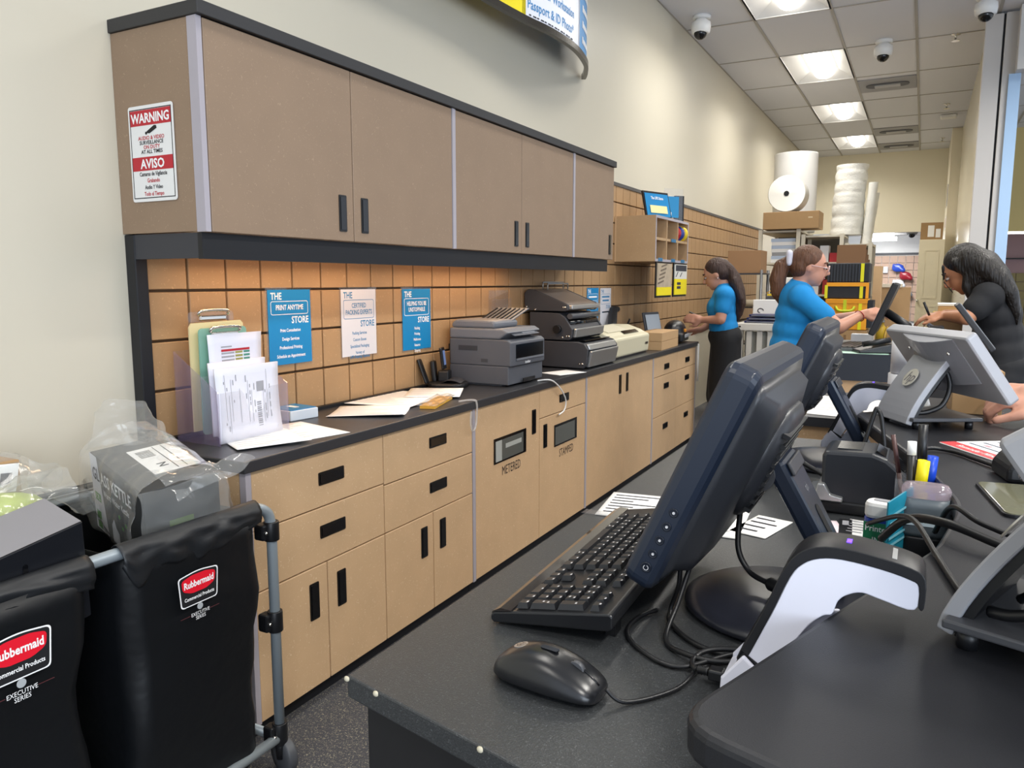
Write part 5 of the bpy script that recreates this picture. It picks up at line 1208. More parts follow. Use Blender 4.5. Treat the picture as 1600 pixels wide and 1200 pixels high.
t = thing('wrapped_pouch', 'green pouch in clear film behind the grey topped box', 'parcel', (-1.70,.87,.72))
m = MB().ell((-1.69,.85,.795),(.050,.13,.055)); o = m.build('pouch', mat('lime pouch','#a9b85a',.45,noise=.5,nscale=16), t, world=True)
MB().par((-1.630,.74,.80),(0,.06,.02),(-.025,0,.045),(.001,0,.0006)).build('label', PAPER, t, world=True)
def pb3(u, v):
    th = math.pi*(.05+.9*v); p = V((-1.69+.072*math.cos(th), .70+.31*u, .795+.075*math.sin(th))); return p+wr(p,1.7)
MB().grid(pb3, 34, 24).build('film', FILM, t, world=True)
def pb4(u, v):
    p = V((-1.63-.10*v, .96+.10*u, .845-.07*u*u-.02*v)); return p+wr(p,2)
MB().grid(pb4, 20, 20).build('film_corner', FILM, t, world=True)
# ------------------------------------------------------------ the service area behind
t = thing('service_counter', 'tan fronted counter with black top beyond the second monitor', 'counter', (-.18,2.65,0))
MB().box(-.47,.30,2.37,2.92,0,.872).build('front', MDF, t, world=True)
MB().box(-.49,.32,2.35,2.94,.8725,.90).build('top', mat('black laminate top','#222328',.4), t, world=True)
sheet('paper_sheet', 'white papers spread on the tan fronted counter behind the monitors', -.26, 2.60, .9006, .22, .40, math.radians(-10), ink=FAINT)
sheet('paper_sheet', 'white sheet at the right end of the tan fronted counter', -.06, 2.62, .9006, .20, .34, math.radians(14), ink=FAINT)
t = thing('plastic_bag', 'milky plastic bag lump by the second scanner', 'bag', (-.03,2.45,.9005))
m = MB().ell((0,0,.055),(.05,.05,.055)).ell((.03,.02,.04),(.04,.04,.04)); o = remesh(m, 'bag', FILM, t, .01, 2)
t = thing('packing_desk', 'packing desk with dark blue front in front of the woman in glasses', 'desk', (-.15,4.7,0))
MB().box(-.44,.02,4.20,5.20,.905,.93).build('top', mat('grey laminate','#4a4c50',.4), t, world=True)
MB().box(-.44,.02,4.195,4.215,.795,.93).build('dark_fascia', mat('blue black fascia','#262d38',.5), t, world=True)
MB().box(-.42,.0,4.22,5.18,0,.794).build('front', MDF, t, world=True)
MB().box(-.44,.02,4.2155,5.20,.795,.904).build('drawer_box', mat('blue black fascia','#262d38',.5), t, world=True)
DTOP = .9305
def mini_keyboard(label, loc, rz, m=BLKPL):
    t = thing('keyboard', label, 'keyboard', loc, rz)
    MB().box(-.22,.22,-.07,.07,0,.018).build('case', m, t, bevel=.003)
    g = MB()
    for r in range(5):
        for c_ in range(18): g.box(-.21+.0235*c_,-.19+.0235*c_,-.06+.024*r,-.04+.024*r,.0182,.024)
    o = g.build('keys', KEYT, t); o['kind'] = 'stuff'
mini_keyboard('grey keyboard on the packing desk left of the upright black monitor', (-.325,4.55,DTOP), math.radians(84), mat('grey key plastic','#55565a',.4))
t = thing('desk_mat', 'mint green mat sheet on the packing desk edge', 'mat', (-.25,4.33,DTOP)); MB().box(-.16,.12,-.12,.05,0,.0012).build('mat', mat('mint','#b9dcc9',.5), t)
t = thing('phone', 'black desk phone on the packing desk', 'phone', (-.21,4.30,DTOP+.0015), math.radians(20)); MB().prism([(-.08,0),(.08,0),(.08,.05),(-.08,.015)],(0,-.06,0),X,Z,Y,.12).build('base', BLKPL, t, bevel=.006)
MB().tube([(-.06,-.045,.045),(.07,-.045,.068)], .014, 10).build('handset', BLKPL, t)
t = thing('small_box', 'small white box at the far side of the packing desk', 'box', (-.30,5.02,DTOP)); MB().box(-.06,.06,-.05,.05,0,.05).build('box', PAPER, t)
t = thing('scale', 'silver weighing scale on the packing desk', 'scale', (-.06,4.38,DTOP)); MB().box(-.07,.07,-.09,.09,.01,.025).build('plate', SILVER, t, bevel=.004); MB().box(-.06,.06,-.08,.08,0,.0099).build('base', BLKPL, t)
t = thing('bottle', 'yellow labelled bottle by the upright black monitor', 'bottle', (-.20,4.95,DTOP)); MB().lathe([(.03,0),(.03,.09),(.015,.11),(.015,.125)],(0,0,0),n=14).build('body', mat('amber label','#c9a52a',.4), t)
MB().lathe([(.017,.1251),(.017,.14)],(0,0,0),n=12).build('cap', WHITE, t)
# upright monitor
t = thing('monitor', 'upright black monitor the woman in glasses is touching', 'monitor', (-.10,4.55,DTOP))
Pm = V((-.235,4.30,1.025)); um = V((.100,0,.262)); nm_ = um.cross(Y).normalized()
MB().par(Pm, um, (0,.46,0), nm_*.030 if nm_.x > 0 else -nm_*.030).build('case', mat('matt black monitor','#17181b',.4), t, bevel=.006, world=True)
MB().add([Pm+um*a+Y*b-(nm_ if nm_.x > 0 else -nm_)*.001 for a, b in ((.05,.02),(.95,.02),(.95,.44),(.05,.44))], [(0,1,2,3)]).build('screen', emis('dim screen','#8a97a8',.4), t, world=True)
MB().tube([(-.165,4.53,1.13),(-.06,4.53,1.06),(-.02,4.53,.95)], .022, 12).build('arm', BLKPL, t, world=True)
MB().lathe([(.10,0),(.10,.012),(.03,.02)], (-.09,4.53,DTOP+.0005), n=24).build('foot', BLKPL, t, world=True)
MB().tube(smooth_path([(-.15,4.42,1.06),(-.16,4.40,1.0),(-.13,4.40,.95)]), .005).build('yellow_cable', mat('mustard cable','#b08a3a',.5), t, world=True)
# second counter with parcels where the woman in black works
t = thing('parcel_counter', 'dark counter carrying parcels in front of the woman in black', 'counter', (.07,5.0,0))
MB().box(.04,.20,4.3,5.5,0,.955).build('front', mat('black panel','#17171a',.5), t, world=True)
MB().box(.025,.23,4.28,5.52,.9555,.98).build('top', BLK, t, world=True)
PT = .9805
t = thing('cardboard_box', 'long tan carton lying on the parcel counter', 'box', (.10,5.05,PT)); MB().box(-.06,.10,-.25,.25,0,.115).build('carton', CARD, t, bevel=.003)
t = thing('padded_envelope', 'yellow padded envelope on top of the long tan carton', 'envelope', (.13,5.10,PT+.1155)); MB().box(-.07,.07,-.14,.14,0,.022).build('envelope', mat('mailer yellow','#d9b94a',.6), t, bevel=.008)
t = thing('cardboard_box', 'small tan carton with white lid above the yellow envelope', 'box', (.14,5.14,PT+.138)); MB().box(-.055,.055,-.12,.12,0,.035).build('carton', CARD2, t); MB().box(-.058,.058,-.122,.122,.0352,.047).build('lid', PAPER, t)
t = thing('receipt_printer', 'black receipt printer arm device on the parcel counter', 'printer', (.055,4.42,PT)); MB().box(-.02,.05,-.06,.06,0,.09).build('base', BLKPL, t, bevel=.006)
MB().par((-.03,-.02,.088),(.05,0,-.03),(0,.04,0),(.012,0,.016)).build('arm', DKGREY, t, bevel=.004)
t = thing('card_terminal', 'slim tilted black tablet on a stand behind the silver customer display', 'display', (.135,2.70,.9005))
MB().lathe([(.05,0),(.05,.008),(.015,.014)], (.02,0,0), n=20).build('foot', BLKPL, t)
MB().par((-.048,-.07,.318),(.10,0,-.135),(0,.14,0),(.012,0,.009)).build('tablet', DKGREY, t, bevel=.003)
MB().par((-.034,-.064,.3245),(.096,0,-.1296),(0,.128,0),(.0012,0,.0009)).build('screen', mat('pale screen glass','#a9b0b8',.1), t)
MB().tube([(.02,0,.012),(.015,0,.245)], .010, 10).build('neck', BLKPL, t)

# ---- rear stock area
SHW = mat('putty metal shelving', '#cfc8b6', .45)
def shelving(label, x0, x1, y0, y1, zt, levels, name='shelving_unit'):
    t = thing(name, label, 'shelf', ((x0+x1)/2, (y0+y1)/2, 0), group='putty metal shelving units')
    for x in (x0, x1-.04):
        for y in (y0, y1-.04): MB().box(x,x+.04,y,y+.04,0,zt).build('post', SHW, t, world=True)
    for z in levels: MB().box(x0+.002,x1-.002,y0+.0405,y1-.0405,z-.02,z).build('shelf_board', SHW, t, world=True); 
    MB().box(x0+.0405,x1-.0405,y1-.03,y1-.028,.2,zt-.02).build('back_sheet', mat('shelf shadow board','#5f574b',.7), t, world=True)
    return t
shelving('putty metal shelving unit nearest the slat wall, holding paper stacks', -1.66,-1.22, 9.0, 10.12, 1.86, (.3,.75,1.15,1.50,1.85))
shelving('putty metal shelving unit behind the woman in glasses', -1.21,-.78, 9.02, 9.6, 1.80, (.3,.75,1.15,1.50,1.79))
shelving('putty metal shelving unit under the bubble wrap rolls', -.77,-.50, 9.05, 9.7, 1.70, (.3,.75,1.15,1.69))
random.seed(11)
for k in range(7):
    t = thing('paper_ream', ('lowest ream of the stack on the near shelving unit' if k == 0 else 'topmost ream of the stack on the near shelving unit' if k == 6 else ['second','third','fourth','fifth','sixth'][k-1]+' ream up in the stack on the near shelving unit'), 'paper', (-1.40+random.uniform(-.01,.01),9.22,1.5005+.038*k), 0, 'paper reams on the shelving unit')
    MB().box(-.13,.13,-.14,.14,0,.037).build('ream', [PAPER, mat('pale blue ream','#b9c8dd',.6), mat('grey ream','#9fa0a2',.6)][k % 3 if k < 5 else (0 if k == 5 else 1)], t)
for k, (x, c_, h) in enumerate(((-1.12,'#c04a5a',.12),(-.98,'#d8d8dc',.18),(-.88,'#b02a33',.10))):
    t = thing('supply_box', ('pink supply box', 'white supply box', 'red supply box')[k]+' on the shelving behind the woman in glasses', 'box', (x,9.22,1.5005), 0, 'supply boxes on the shelving'); MB().box(-.045,.045,-.08,.08,0,h).build('box', mat('supply %d' % k, c_, .5), t)
for k, (x, c_, h, nm) in enumerate(((-1.52,'#e3e3e3',.12,'white'),(-1.30,'#c9cace',.16,'grey'),(-1.08,'#e9e9ea',.2,'tall white'),(-.92,'#a8322c',.16,'red'))):
    t = thing('supply_box', nm+' carton on the chest high shelf behind the two women', 'box', (x,9.22,1.1505), 0, 'cartons on the chest high shelf'); MB().box(-.06,.06,-.10,.10,0,h).build('box', mat('supply c%d' % k, c_, .5), t)
t = thing('cardboard_box', 'long cardboard box on top of the shelving, under the white roll', 'box', (-1.32,9.15,1.8605)); MB().box(-.29,.29,-.20,.20,0,.185).build('carton', CARD, t, bevel=.004); MB().box(.18,.225,-.2012,-.2004,.11,.125).build('stencil', mat('pale stencil','#cbb692',.6), t)
FOAM = mat('white foam roll', '#b4b2ac', .5); 
def roll(name, label, c, r, h, axis, m, core=True, cat='roll', group=None, lumps=0.):
    t = thing(name, label, cat, c, 0, group)
    R0 = .12*r if core else .001
    b = MB(); N = 36; prof = [(R0,0),(r*.98,0),(r,.015),(r,h-.015),(r*.98,h),(r*.98,h),(R0,h)]
    b.lathe(prof, (0,0,0), axis, N); b.build('roll', m, t)
    if core: MB().lathe([(R0*.98,.004),(R0*.98,h+.003 if False else h-.004)], (0,0,0), axis, 16).build('core', BLK, t)
    return t
t = thing('foam_roll', 'white foam roll lying with its dark core facing out on the long box', 'roll', (-1.38,8.98,2.2435))
MB().lathe([(.026,0),(.026,0),(.19,0),(.19,0),(.197,.012),(.197,.30),(.19,.31),(.026,.31)], (0,0,0), Y, 40).build('roll', FOAM, t)
MB().lathe([(.028,-.002),(.028,-.002),(.028,.30)], (0,0,0), Y, 18).build('core', BLK, t)
roll('bubble_wrap_roll', 'tall grey white bubble wrap roll standing against the left wall', (-1.42,9.85,1.865), .245, .92, Z, mat('greyish film roll','#d3d2d0',.35), False, group='bubble wrap rolls')
BW = mat('milky bubble film', '#d9d8d1', .4, bump=.4, bscale=60)
def bubble(label, c, r, h, tilt, seed):
    t = thing('bubble_wrap_roll', label, 'roll', c, 0, 'bubble wrap rolls')
    def fn(u, v):
        a = 2*math.pi*u; rr = r*(1+.05*nz.noise(V((math.cos(a)*1.5, math.sin(a)*1.5, v*5+seed)))-.04*math.sin(v*math.pi*3)**8)
        return V((rr*math.cos(a)+tilt*v*h, rr*math.sin(a), v*h))
    MB().grid(fn, 40, 24).build('film', BW, t)
    m = MB(); m.add([fn(k/40,1) for k in range(40)], [tuple(range(40))]); m.add([fn(k/40,0) for k in range(40)], [tuple(range(39,-1,-1))]); m.build('roll_end', BW, t)
    return t
bubble('large white bubble wrap roll in the middle of the pile on the shelving', (-.80,9.5,1.805), .17, .40, .02, 2)
bubble('large white bubble wrap roll on top of another, under the lights', (-.79,9.5,2.206), .165, .36, .05, 6)
bubble('narrow bubble wrap roll at the right end of the pile, leaning right', (-.585,9.42,1.70), .048, .66, .06, 4)
bubble('short bubble wrap roll behind the leaning one at the right end', (-.60,9.56,1.70), .06, .56, .10, 8)
# flat cardboard leaning under the shelving
for k in range(4):
    t = thing('cardboard_sheet', ['first','second','third','rearmost'][k]+' brown cardboard sheet leaning behind the tote bins', 'cardboard', (-.64,8.4+.02*k,0), 0, 'flat cardboard sheets behind the totes')
    MB().par((-.16+.012*k,0,0),(.27,0,0),(0,.010,0),(.0,.20,1.66-.05*k)).build('sheet', mat('dark cardboard','#7a5a3e',.8), t)
# tote bins
ORG = mat('tote orange', '#e59a1c', .55); TBK = mat('tote black mesh', '#1b1d22', .6, noise=.4, nscale=30)
def tote(label, z, y, h, face, x0=-.70, x1=-.385):
    t = thing('tote_bin', label, 'bin', ((x0+x1)/2, y, z), 0, 'black and orange folding tote bins')
    MB().box(x0,x1,y,y+.30,z+.001,z+h).build('body', face, t, bevel=.008, world=True)
    MB().box(x1-.065,x1-.040,y-.006,y-.0005,z+.004,z+h-.004).build('yellow_strap', mat('strap yellow','#d8d216',.5), t, world=True)
    return t
t = tote('orange tote bin with yellow green strap handle, lowest of the pile', .90, 6.8, .25, ORG)
GS = mat('strap green yellow','#b9c21e',.5)
MB().tube(smooth_path([(-.62,6.792,1.09),(-.60,6.78,1.06),(-.55,6.778,1.055),(-.50,6.78,1.06),(-.48,6.792,1.09)]), .010, 8).build('strap_handle', GS, t, world=True)
MB().box(-.565,-.540,6.793,6.7995,.91,1.145).build('centre_strap', GS, t, world=True); MB().box(-.70,-.385,6.7935,6.7995,1.115,1.148).build('hem_band', mat('tote orange hem','#d98f14',.5), t, world=True)
MB().box(-.384,-.345,6.80,7.09,.92,1.14).build('side_pocket', TBK, t, world=True)
t = tote('black tote bin with orange rim, in the middle of the pile', 1.152, 6.82, .13, TBK); MB().box(-.70,-.385,6.813,6.8195,1.252,1.282).build('orange_rim', ORG, t, world=True); MB().box(-.405,-.383,6.8125,6.8195,1.155,1.282).build('orange_end', ORG, t, world=True); MB().box(-.712,-.69,6.8125,6.8195,1.155,1.262).build('yellow_end', mat('strap yellow','#d8d216',.5), t, world=True)
t = tote('tall black pleated tote bin on top of the pile', 1.284, 6.83, .155, TBK); m = MB()
for k in range(11): m.box(-.695+.023*k,-.686+.023*k,6.8235,6.8298,1.29,1.43)
o = m.build('pleats', mat('tote pleat','#2d3138',.5), t, world=True)
t = thing('carton_stack', 'brown printed carton under the orange tote bin', 'box', (-.54,6.95,0)); MB().box(-.70,-.38,6.8,7.1,.002,.899).build('carton', CARD, t, world=True); m = MB()
for k in range(3): m.box(-.62+.07*k,-.60+.07*k,6.7985,6.7998,.80,.86)
m.build('print', mat('carton print','#7a5c3c',.7), t, world=True)
t = thing('cardboard_box', 'open brown carton behind the upright black monitor', 'box', (-.235,7.7,0)); MB().box(-.10,.14,-.15,.15,0,1.24).build('carton', CARD, t); MB().box(-.10,.07,-.16,.16,1.2405,1.27).build('lid', mat('pale tape','#cfc4ae',.4), t)
t = thing('cardboard_box', 'upright brown carton wedged beside the black totes', 'box', (-.345,7.35,0)); MB().box(-.035,.03,-.1,.1,0,1.42).build('carton', CARD2, t)
# trolley with trays and a printer table left of the woman in glasses
t = thing('trimmer_table', 'white metal machine table with white legs between the two women', 'table', (-1.2,7.1,0))
WM = mat('white machine metal','#d9d7d0',.4)
MB().box(-1.45,-.95,6.98,7.35,.86,.925).build('beam', WM, t, bevel=.006, world=True)
for x in (-1.45,-1.36,-1.27,-1.18,-1.09,-1.0): MB().box(x,x+(.055 if x < -1.4 else .045),7.0,7.06,0,.859).build('leg', WM, t, world=True)
MB().box(-1.38,-.98,7.07,7.30,.60,.66).build('paper_catch', mat('grey mesh','#84847e',.7), t, world=True); MB().box(-1.38,-.98,7.04,7.06,.66,.85).build('net', mat('grey net','#9b9b94',.7), t, world=True)
for x in (-1.435,-1.415): MB().lathe([(.008,0),(.008,.003)], (x,6.9795,.895), (0,-1,0), 12).build('bolt', BLK, t, world=True)
for k in range(3):
    t = thing('blue_tray', ['lower','middle','upper'][k]+' navy tray stacked on the white machine table', 'tray', (-1.22+.02*k,7.15,.9255+.028*k), 0, 'navy trays on the machine table'); MB().box(-.17,.17,-.12,.12,0,.020).build('tray', mat('navy tray','#1c2353',.4), t, bevel=.003); MB().box(-.15,.19,-.125,-.1205,.006,.014).build('silver_rail', SILVER, t)
t = thing('white_case', 'white printed case standing behind the navy trays', 'box', (-1.24,7.38,.9255)); MB().box(-.14,.24,-.03,.03,0,.20).build('case', WHITE, t, bevel=.006); MB().tube([(-.07+.025*math.cos(a*.5),-.0305,.10+.02*math.sin(a*.5)) for a in range(10)], .004, 6).build('mark', DKTX, t)
t = thing('stock_rack', 'dark wire rack holding a big carton behind the women', 'rack', (-1.5,7.75,0))
for x in (-1.70,-1.36):
    for y in (7.6,7.95): MB().tube([(x,y,0),(x,y,1.40)], .014, 10).build('post', mat('grey post','#6f7072',.4,metal=.4), t, world=True)
for z in (.7,1.05,1.37): MB().box(-1.715,-1.0 if 1 < z < 1.3 else -1.345,7.59,7.97,z-.012,z).build('wire_shelf', DKGREY, t, world=True)
t = thing('cardboard_box', 'big plain brown carton on the wire rack above the left woman', 'box', (-1.53,7.78,1.3705)); MB().box(-.155,.155,-.16,.16,0,.215).build('carton', mat('brown carton','#94714f',.75), t, bevel=.003)
t = thing('yellow_tray', 'yellow tray on the wire rack between the two women', 'tray', (-1.18,7.78,1.0505)); MB().box(-.17,.17,-.15,.15,0,.035).build('tray', mat('tray amber','#d8a62a',.5), t, bevel=.004); MB().box(-.14,.14,-.13,.13,.0355,.10).build('contents', mat('dark cast tools','#44454a',.6), t)
t = thing('yellow_tool', 'yellow paper trimmer arm above the yellow tray', 'trimmer', (-1.2,7.76,1.155)); MB().par((-.12,-.05,0),(.20,0,.0),(0,.08,0),(0,0,.02)).build('bed', mat('trimmer yellow','#e0bf2a',.5), t); MB().par((-.13,-.05,.0205),(.14,0,.085),(0,.03,0),(.01,0,.012)).build('blade_arm', mat('tray amber','#d8a62a',.5), t)
t = thing('white_printer', 'white low device on top of the chest high clutter', 'office machine', (-1.21,7.98,1.26)); MB().box(-.13,.15,-.06,.06,0,.07).build('housing', WHITE, t, bevel=.008); MB().box(-.12,.0,-.06,.06,-.209,-.001).build('support', DKGREY, t)
t = thing('mailing_tube', 'pale tube lying slanted under the wire rack', 'tube', (-1.45,7.6,.95)); MB().tube([(-.10,0,.136),(.22,.0,.136)], .035, 14).build('tube', mat('putty tube','#b8ad98',.5), t)
# ---- far room
PINK = mat('pinkish slat board','#b79a86',.6)
mb = MB()
for i in range(9):
    for j in range(12): mb.box(-1.75+.155*j,-1.605+.155*j,18.56,18.6,.45+.155*i,.595+.155*i)
struct(mb.build('wall_far_panelling', PINK)); struct(MB().box(-1.8,.2,18.54,18.6,1.86,1.90).build('trim_11', DKGREY))
for k, y in enumerate((16.2,17.9)):
    t = thing('fluorescent_light', ('nearer' if k == 0 else 'farther')+' fluorescent batten in the back room', 'light', (-.80,y,2.16), 0, 'fluorescent battens in the back room'); MB().box(-.26,.26,-.14,.14,-.03,0.04).build('tube', emis('batten glow','#ffffff',6), t); MB().box(-.02,.02,-.02,.02,.0405,.099).build('hanger', WHITE, t)
area('batten_light', (-.6,17.0,2.08), (.6,1.2), 60)
t = thing('dome_camera', 'grey camera under the bulkhead of the back room', 'camera', (-.24,16.0,2.259), 0, 'cameras in the back room'); MB().lathe([(.10,0),(.12,-.04),(.08,-.12)],(0,0,0),n=18).build('housing', mat('grey camera','#8c8a86',.5), t); MB().ell((.0,-.03,-.12),(.06,.06,.06),12,8).build('black_lens_dome', BLKGL, t)
for k, x in enumerate((-.86,-.74)):
    t = thing('switch_box', ('left' if k == 0 else 'right')+' small grey box on the back room slat wall', 'box', (x,18.5,1.47), 0, 'grey boxes on the back room wall'); MB().box(-.05,.05,-.0,.05,0,.14).build('box', mat('pale grey box','#c2c5c8',.5), t, bevel=.01)
for k, (x, z, c_, nm) in enumerate(((-.50,1.50,'#2746a8','blue'),(-.35,1.33,'#8a1f2c','dark red'),(-.48,1.17,'#c9ccd0','silver'),(-.33,.98,'#6f7276','grey'))):
    t = thing('hanging_packet', nm+' packet hanging on the back room slat wall', 'packet', (x,18.45,z), 0, 'packets on the back room wall'); m = MB().ell((0,0,.08),(.12,.04,.09)).cap((-.08,0,.14),.03,(.10,0,.03),.05); remesh(m, 'packet', mat('packet '+nm, c_, .25), t, .015, 2)
    MB().tube([(0,.02,.15),(0,.105,.16)], .006, 8).build('hook', CHROME, t)
t = thing('back_table', 'black table with small bottles in the back room', 'table', (-.55,17.6,0)); MB().box(-.25,.25,-.2,.2,.72,.76).build('top', BLK, t)
for sx in (-.22,.22):
    for sy in (-.17,.17): MB().box(sx-.02,sx+.02,sy-.02,sy+.02,0,.7195).build('leg', BLK, t)
for k in range(4):
    t = thing('bottle', ['leftmost','second','third','rightmost'][k]+' small dark bottle on the back room table', 'bottle', (-.70+.10*k,17.55,.7605), 0, 'bottles on the back room table'); MB().lathe([(.035,0),(.038,.06),(.015,.10),(.015,.13)],(0,0,0),n=12).build('body', mat('bottle %d' % (k % 2), ('#2a2a2e','#b9862a')[k % 2], .3), t); MB().lathe([(.018,.1302),(.018,.15)],(0,0,0),n=10).build('cap', WHITE, t)
# cream cabinet with panelled door
DC = mat('cream door paint','#e8dfc4',.4)
t = thing('tall_cabinet', 'tall cream cabinet with a panelled door at the back right', 'cabinet', (.08,12.9,0))
MB().box(-.085,.235,12.53,13.15,0,1.88).build('body', DC, t, world=True)
o = MB().box(-.083,.233,12.50,12.529,.01,1.878).build('door', DC, t, bevel=.004, world=True)
for (z0, z1) in ((1.05,1.74),(.2,.95)):
    a, b = -.02, .17; m = MB().box(a,b,12.494,12.4995,z0,z0+.02).box(a,b,12.494,12.4995,z1-.02,z1).box(a,a+.02,12.494,12.4995,z0+.02,z1-.02).box(b-.02,b,12.494,12.4995,z0+.02,z1-.02); m.build('door_moulding', DC, o)
MB().ell((-.065,12.47,1.02),(.018,.022,.018),12,8).build('door_knob', CHROME, o)
t = thing('cardboard_box', 'brown carton with white labels on top of the cream cabinet', 'box', (.06,12.8,1.8805)); MB().box(-.14,.14,-.2,.2,0,.24).build('carton', CARD, t); MB().box(-.05,.03,-.2035,-.2005,.04,.20).build('label', PAPER, t); MB().box(.05,.11,-.2035,-.2005,.03,.15).build('label', PAPER, t)
t = thing('wall_plate', 'chrome plate fixed on the right partition above the cabinet', 'plate', (.235,13.45,2.5)); MB().box(.226,.2395,13.3,13.65,2.40,2.72).build('plate', CHROME, t, world=True, bevel=.003)
t = thing('wall_notice', 'small printed notice on the right partition below the chrome plate', 'notice', (.235,13.6,2.2)); MB().box(.236,.2395,13.35,13.9,2.08,2.26).build('sheet', PAPER, t, world=True); MB().box(.2345,.2355,13.5,13.62,2.10,2.24).build('print', RED, t, world=True)
t = thing('blue_tag', 'small blue tag hanging on the olive panelling beyond the jamb', 'tag', (1.19,16.1,1.35)); MB().box(1.13,1.25,16.10,16.14,1.36,1.56).build('tag', BLUE, t, world=True); MB().box(1.17,1.21,16.11,16.13,1.5605,1.60).build('clip', WHITE, t, world=True)
t = thing('fluorescent_light', 'fluorescent batten beyond the blue jamb', 'light', (1.2,13.7,2.0)); MB().box(1.0,1.75,13.62,13.80,1.995,2.018).build('tube', emis('batten glow','#ffffff',6), t, world=True)
# ------------------------------------------------------------ people
def person(label, f, pts, hair_fn, shirt, trousers, skin, tilt, glasses=False, voxel=.008, headr=1., hairm=None, sleeve=.55, extra=None, belt=None):
    """pts: joints in world space; f: unit facing direction"""
    f = V(f).normalized(); lft = Z.cross(f)
    base = V(((pts['la'].x+pts['ra'].x)/2, (pts['la'].y+pts['ra'].y)/2, 0))
    t = thing('person', label, 'person', base)
    H = pts['head']; hu = (Z*math.cos(tilt)+f*math.sin(tilt)); hf = (f*math.cos(tilt)-Z*math.sin(tilt)); s = headr
    R = Matrix((hf, lft, hu)).transposed()
    L = lambda a, b, c: H + (hf*a+lft*b+hu*c)*s
    m = MB()
    m.ell(L(-.012,0,.02), (.096*s,.076*s,.098*s), 20, 14, R).ell(L(.025,0,-.035), (.065*s,.058*s,.075*s), 18, 12, R)
    m.cap(L(.045,0,-.085), .026*s, L(.060,0,-.088), .018*s)                       # chin
    m.cap(L(.082,0,.018), .010*s, L(.106,0,-.022), .0125*s).cap(L(.100,0,-.026), .011*s, L(.085,0,-.03), .012*s)   # nose
    m.cap(L(.078,-.018,-.054), .010*s, L(.078,.018,-.054), .010*s).cap(L(.070,-.035,.030), .011*s, L(.070,.035,.030), .011*s)
    for sg in (-1, 1): m.ell(L(-.008,.074*sg,-.004), (.017*s,.008*s,.027*s), 10, 8, R)
    m.chain([(L(-.03,0,-.06), .050*s), (pts['neck'], .050)])
    # torso
    nk, ch, wa, hp = pts['neck'], pts['chest'], pts['waist'], pts['hip']
    def tor(mm, g):
        for (c_, w, d_) in pts['torso']:
            mm.ell(c_, (d_+g, w+g, .11+g*.5), 18, 12, Matrix((f, lft, Z)).transposed())
        mm.chain([(pts['ls'], .062+g), (nk-Z*.05, .055+g*.6)]); mm.chain([(pts['rs'], .062+g), (nk-Z*.05, .055+g*.6)])
    tor(m, 0)
    for sd in 'lr':
        m.chain([(pts[sd+'s'], .050), (pts[sd+'e'], .040), (pts[sd+'w'], .026)])
        m.chain([(pts[sd+'h'], .085), (pts[sd+'k'], .058), (pts[sd+'a'], .040)]); m.chain([(pts[sd+'a']-Z*.02, .038), (pts[sd+'a']-Z*.045+f*.11, .030)])
        hand(m, pts[sd+'w'], pts[sd+'hd'], pts.get(sd+'n', Z), pts.get('curl', .5), 1 if sd == 'l' else -1)
    o = remesh(m, 'body', skin, t, voxel, 3, world=True)
    for p in o.data.polygons: pass
    # clothes
    m = MB(); tor(m, .014)
    for sd in 'lr':
        a, e = pts[sd+'s'], pts[sd+'e']; m.chain([(a, .068), (a.lerp(e, sleeve), .062)])
    m.chain([(nk-Z*.035-f*.01, .064), (nk+Z*.0, .060)])
    for c_, r in pts.get('shirt_extra', []): m.ell(c_, r)
    remesh(m, 'shirt', shirt, t, .011, 4, world=True)
    m = MB()
    for sd in 'lr': m.chain([(pts[sd+'h'], .105), (pts[sd+'k'], .085), (pts[sd+'a']+Z*.03, .075)])
    m.ell(hp, (.135,.175,.11), 18, 12, Matrix((f, lft, Z)).transposed())
    for c_, r0, c2, r2 in pts.get('trouser_extra', []): m.cap(c_, r0, c2, r2)
    remesh(m, 'trousers', trousers, t, .012, 4, world=True)
    for sd in 'lr':
        a = pts[sd+'a']; m = MB().chain([(V((a.x,a.y,.045))-f*.03, .045), (V((a.x,a.y,.038))+f*.13, .036)]); m.v = [V((p.x,p.y,max(p.z,.002))) for p in m.v]
        m.build('shoe', mat('black shoe','#1b1b1d',.5), t, world=True)
    # face details
    for sg in (-1, 1):
        MB().ell(L(.080,.031*sg,.006), (.010*s,.012*s,.007*s), 10, 8, R).build('eye', mat('eye white','#b5a69d',.4), t, world=True)
        MB().ell(L(.0885,.032*sg,.003), (.004*s,.007*s,.007*s), 8, 6, R).build('iris', mat('dark iris','#241a16',.2), t, world=True)
        MB().tube([L(.088,.016*sg,.034), L(.086,.036*sg,.040), L(.072,.052*sg,.034)], .0045*s, 8).build('eyebrow', hairm, t, world=True)
    MB().cap(L(.087,-.016,-.053), .006*s, L(.087,.016,-.053), .006*s).build('lips', mat('lip rose','#a9625a',.4), t, world=True)
    if glasses:
        m = MB()
        for sg in (-1, 1):
            c_ = L(.102,.034*sg,.004); m.tube([c_+(lft*math.cos(a)*.024+hu*math.sin(a)*.019)*s for a in [2*math.pi*k/16 for k in range(17)]], .0022*s, 6); m.tube([L(.100,.058*sg,.008), L(.0,.082*sg,.010)], .0022*s, 6)
        m.tube([L(.104,-.010,.008), L(.104,.010,.008)], .0022*s, 6); m.build('glasses', mat('pale rose frame','#d8b9b5',.3), t, world=True)
    hm = MB(); hair_fn(hm, L, s, R); remesh(hm, 'hair', hairm, t, .008, 3, world=True)
    if extra: extra(t, L)
    return t
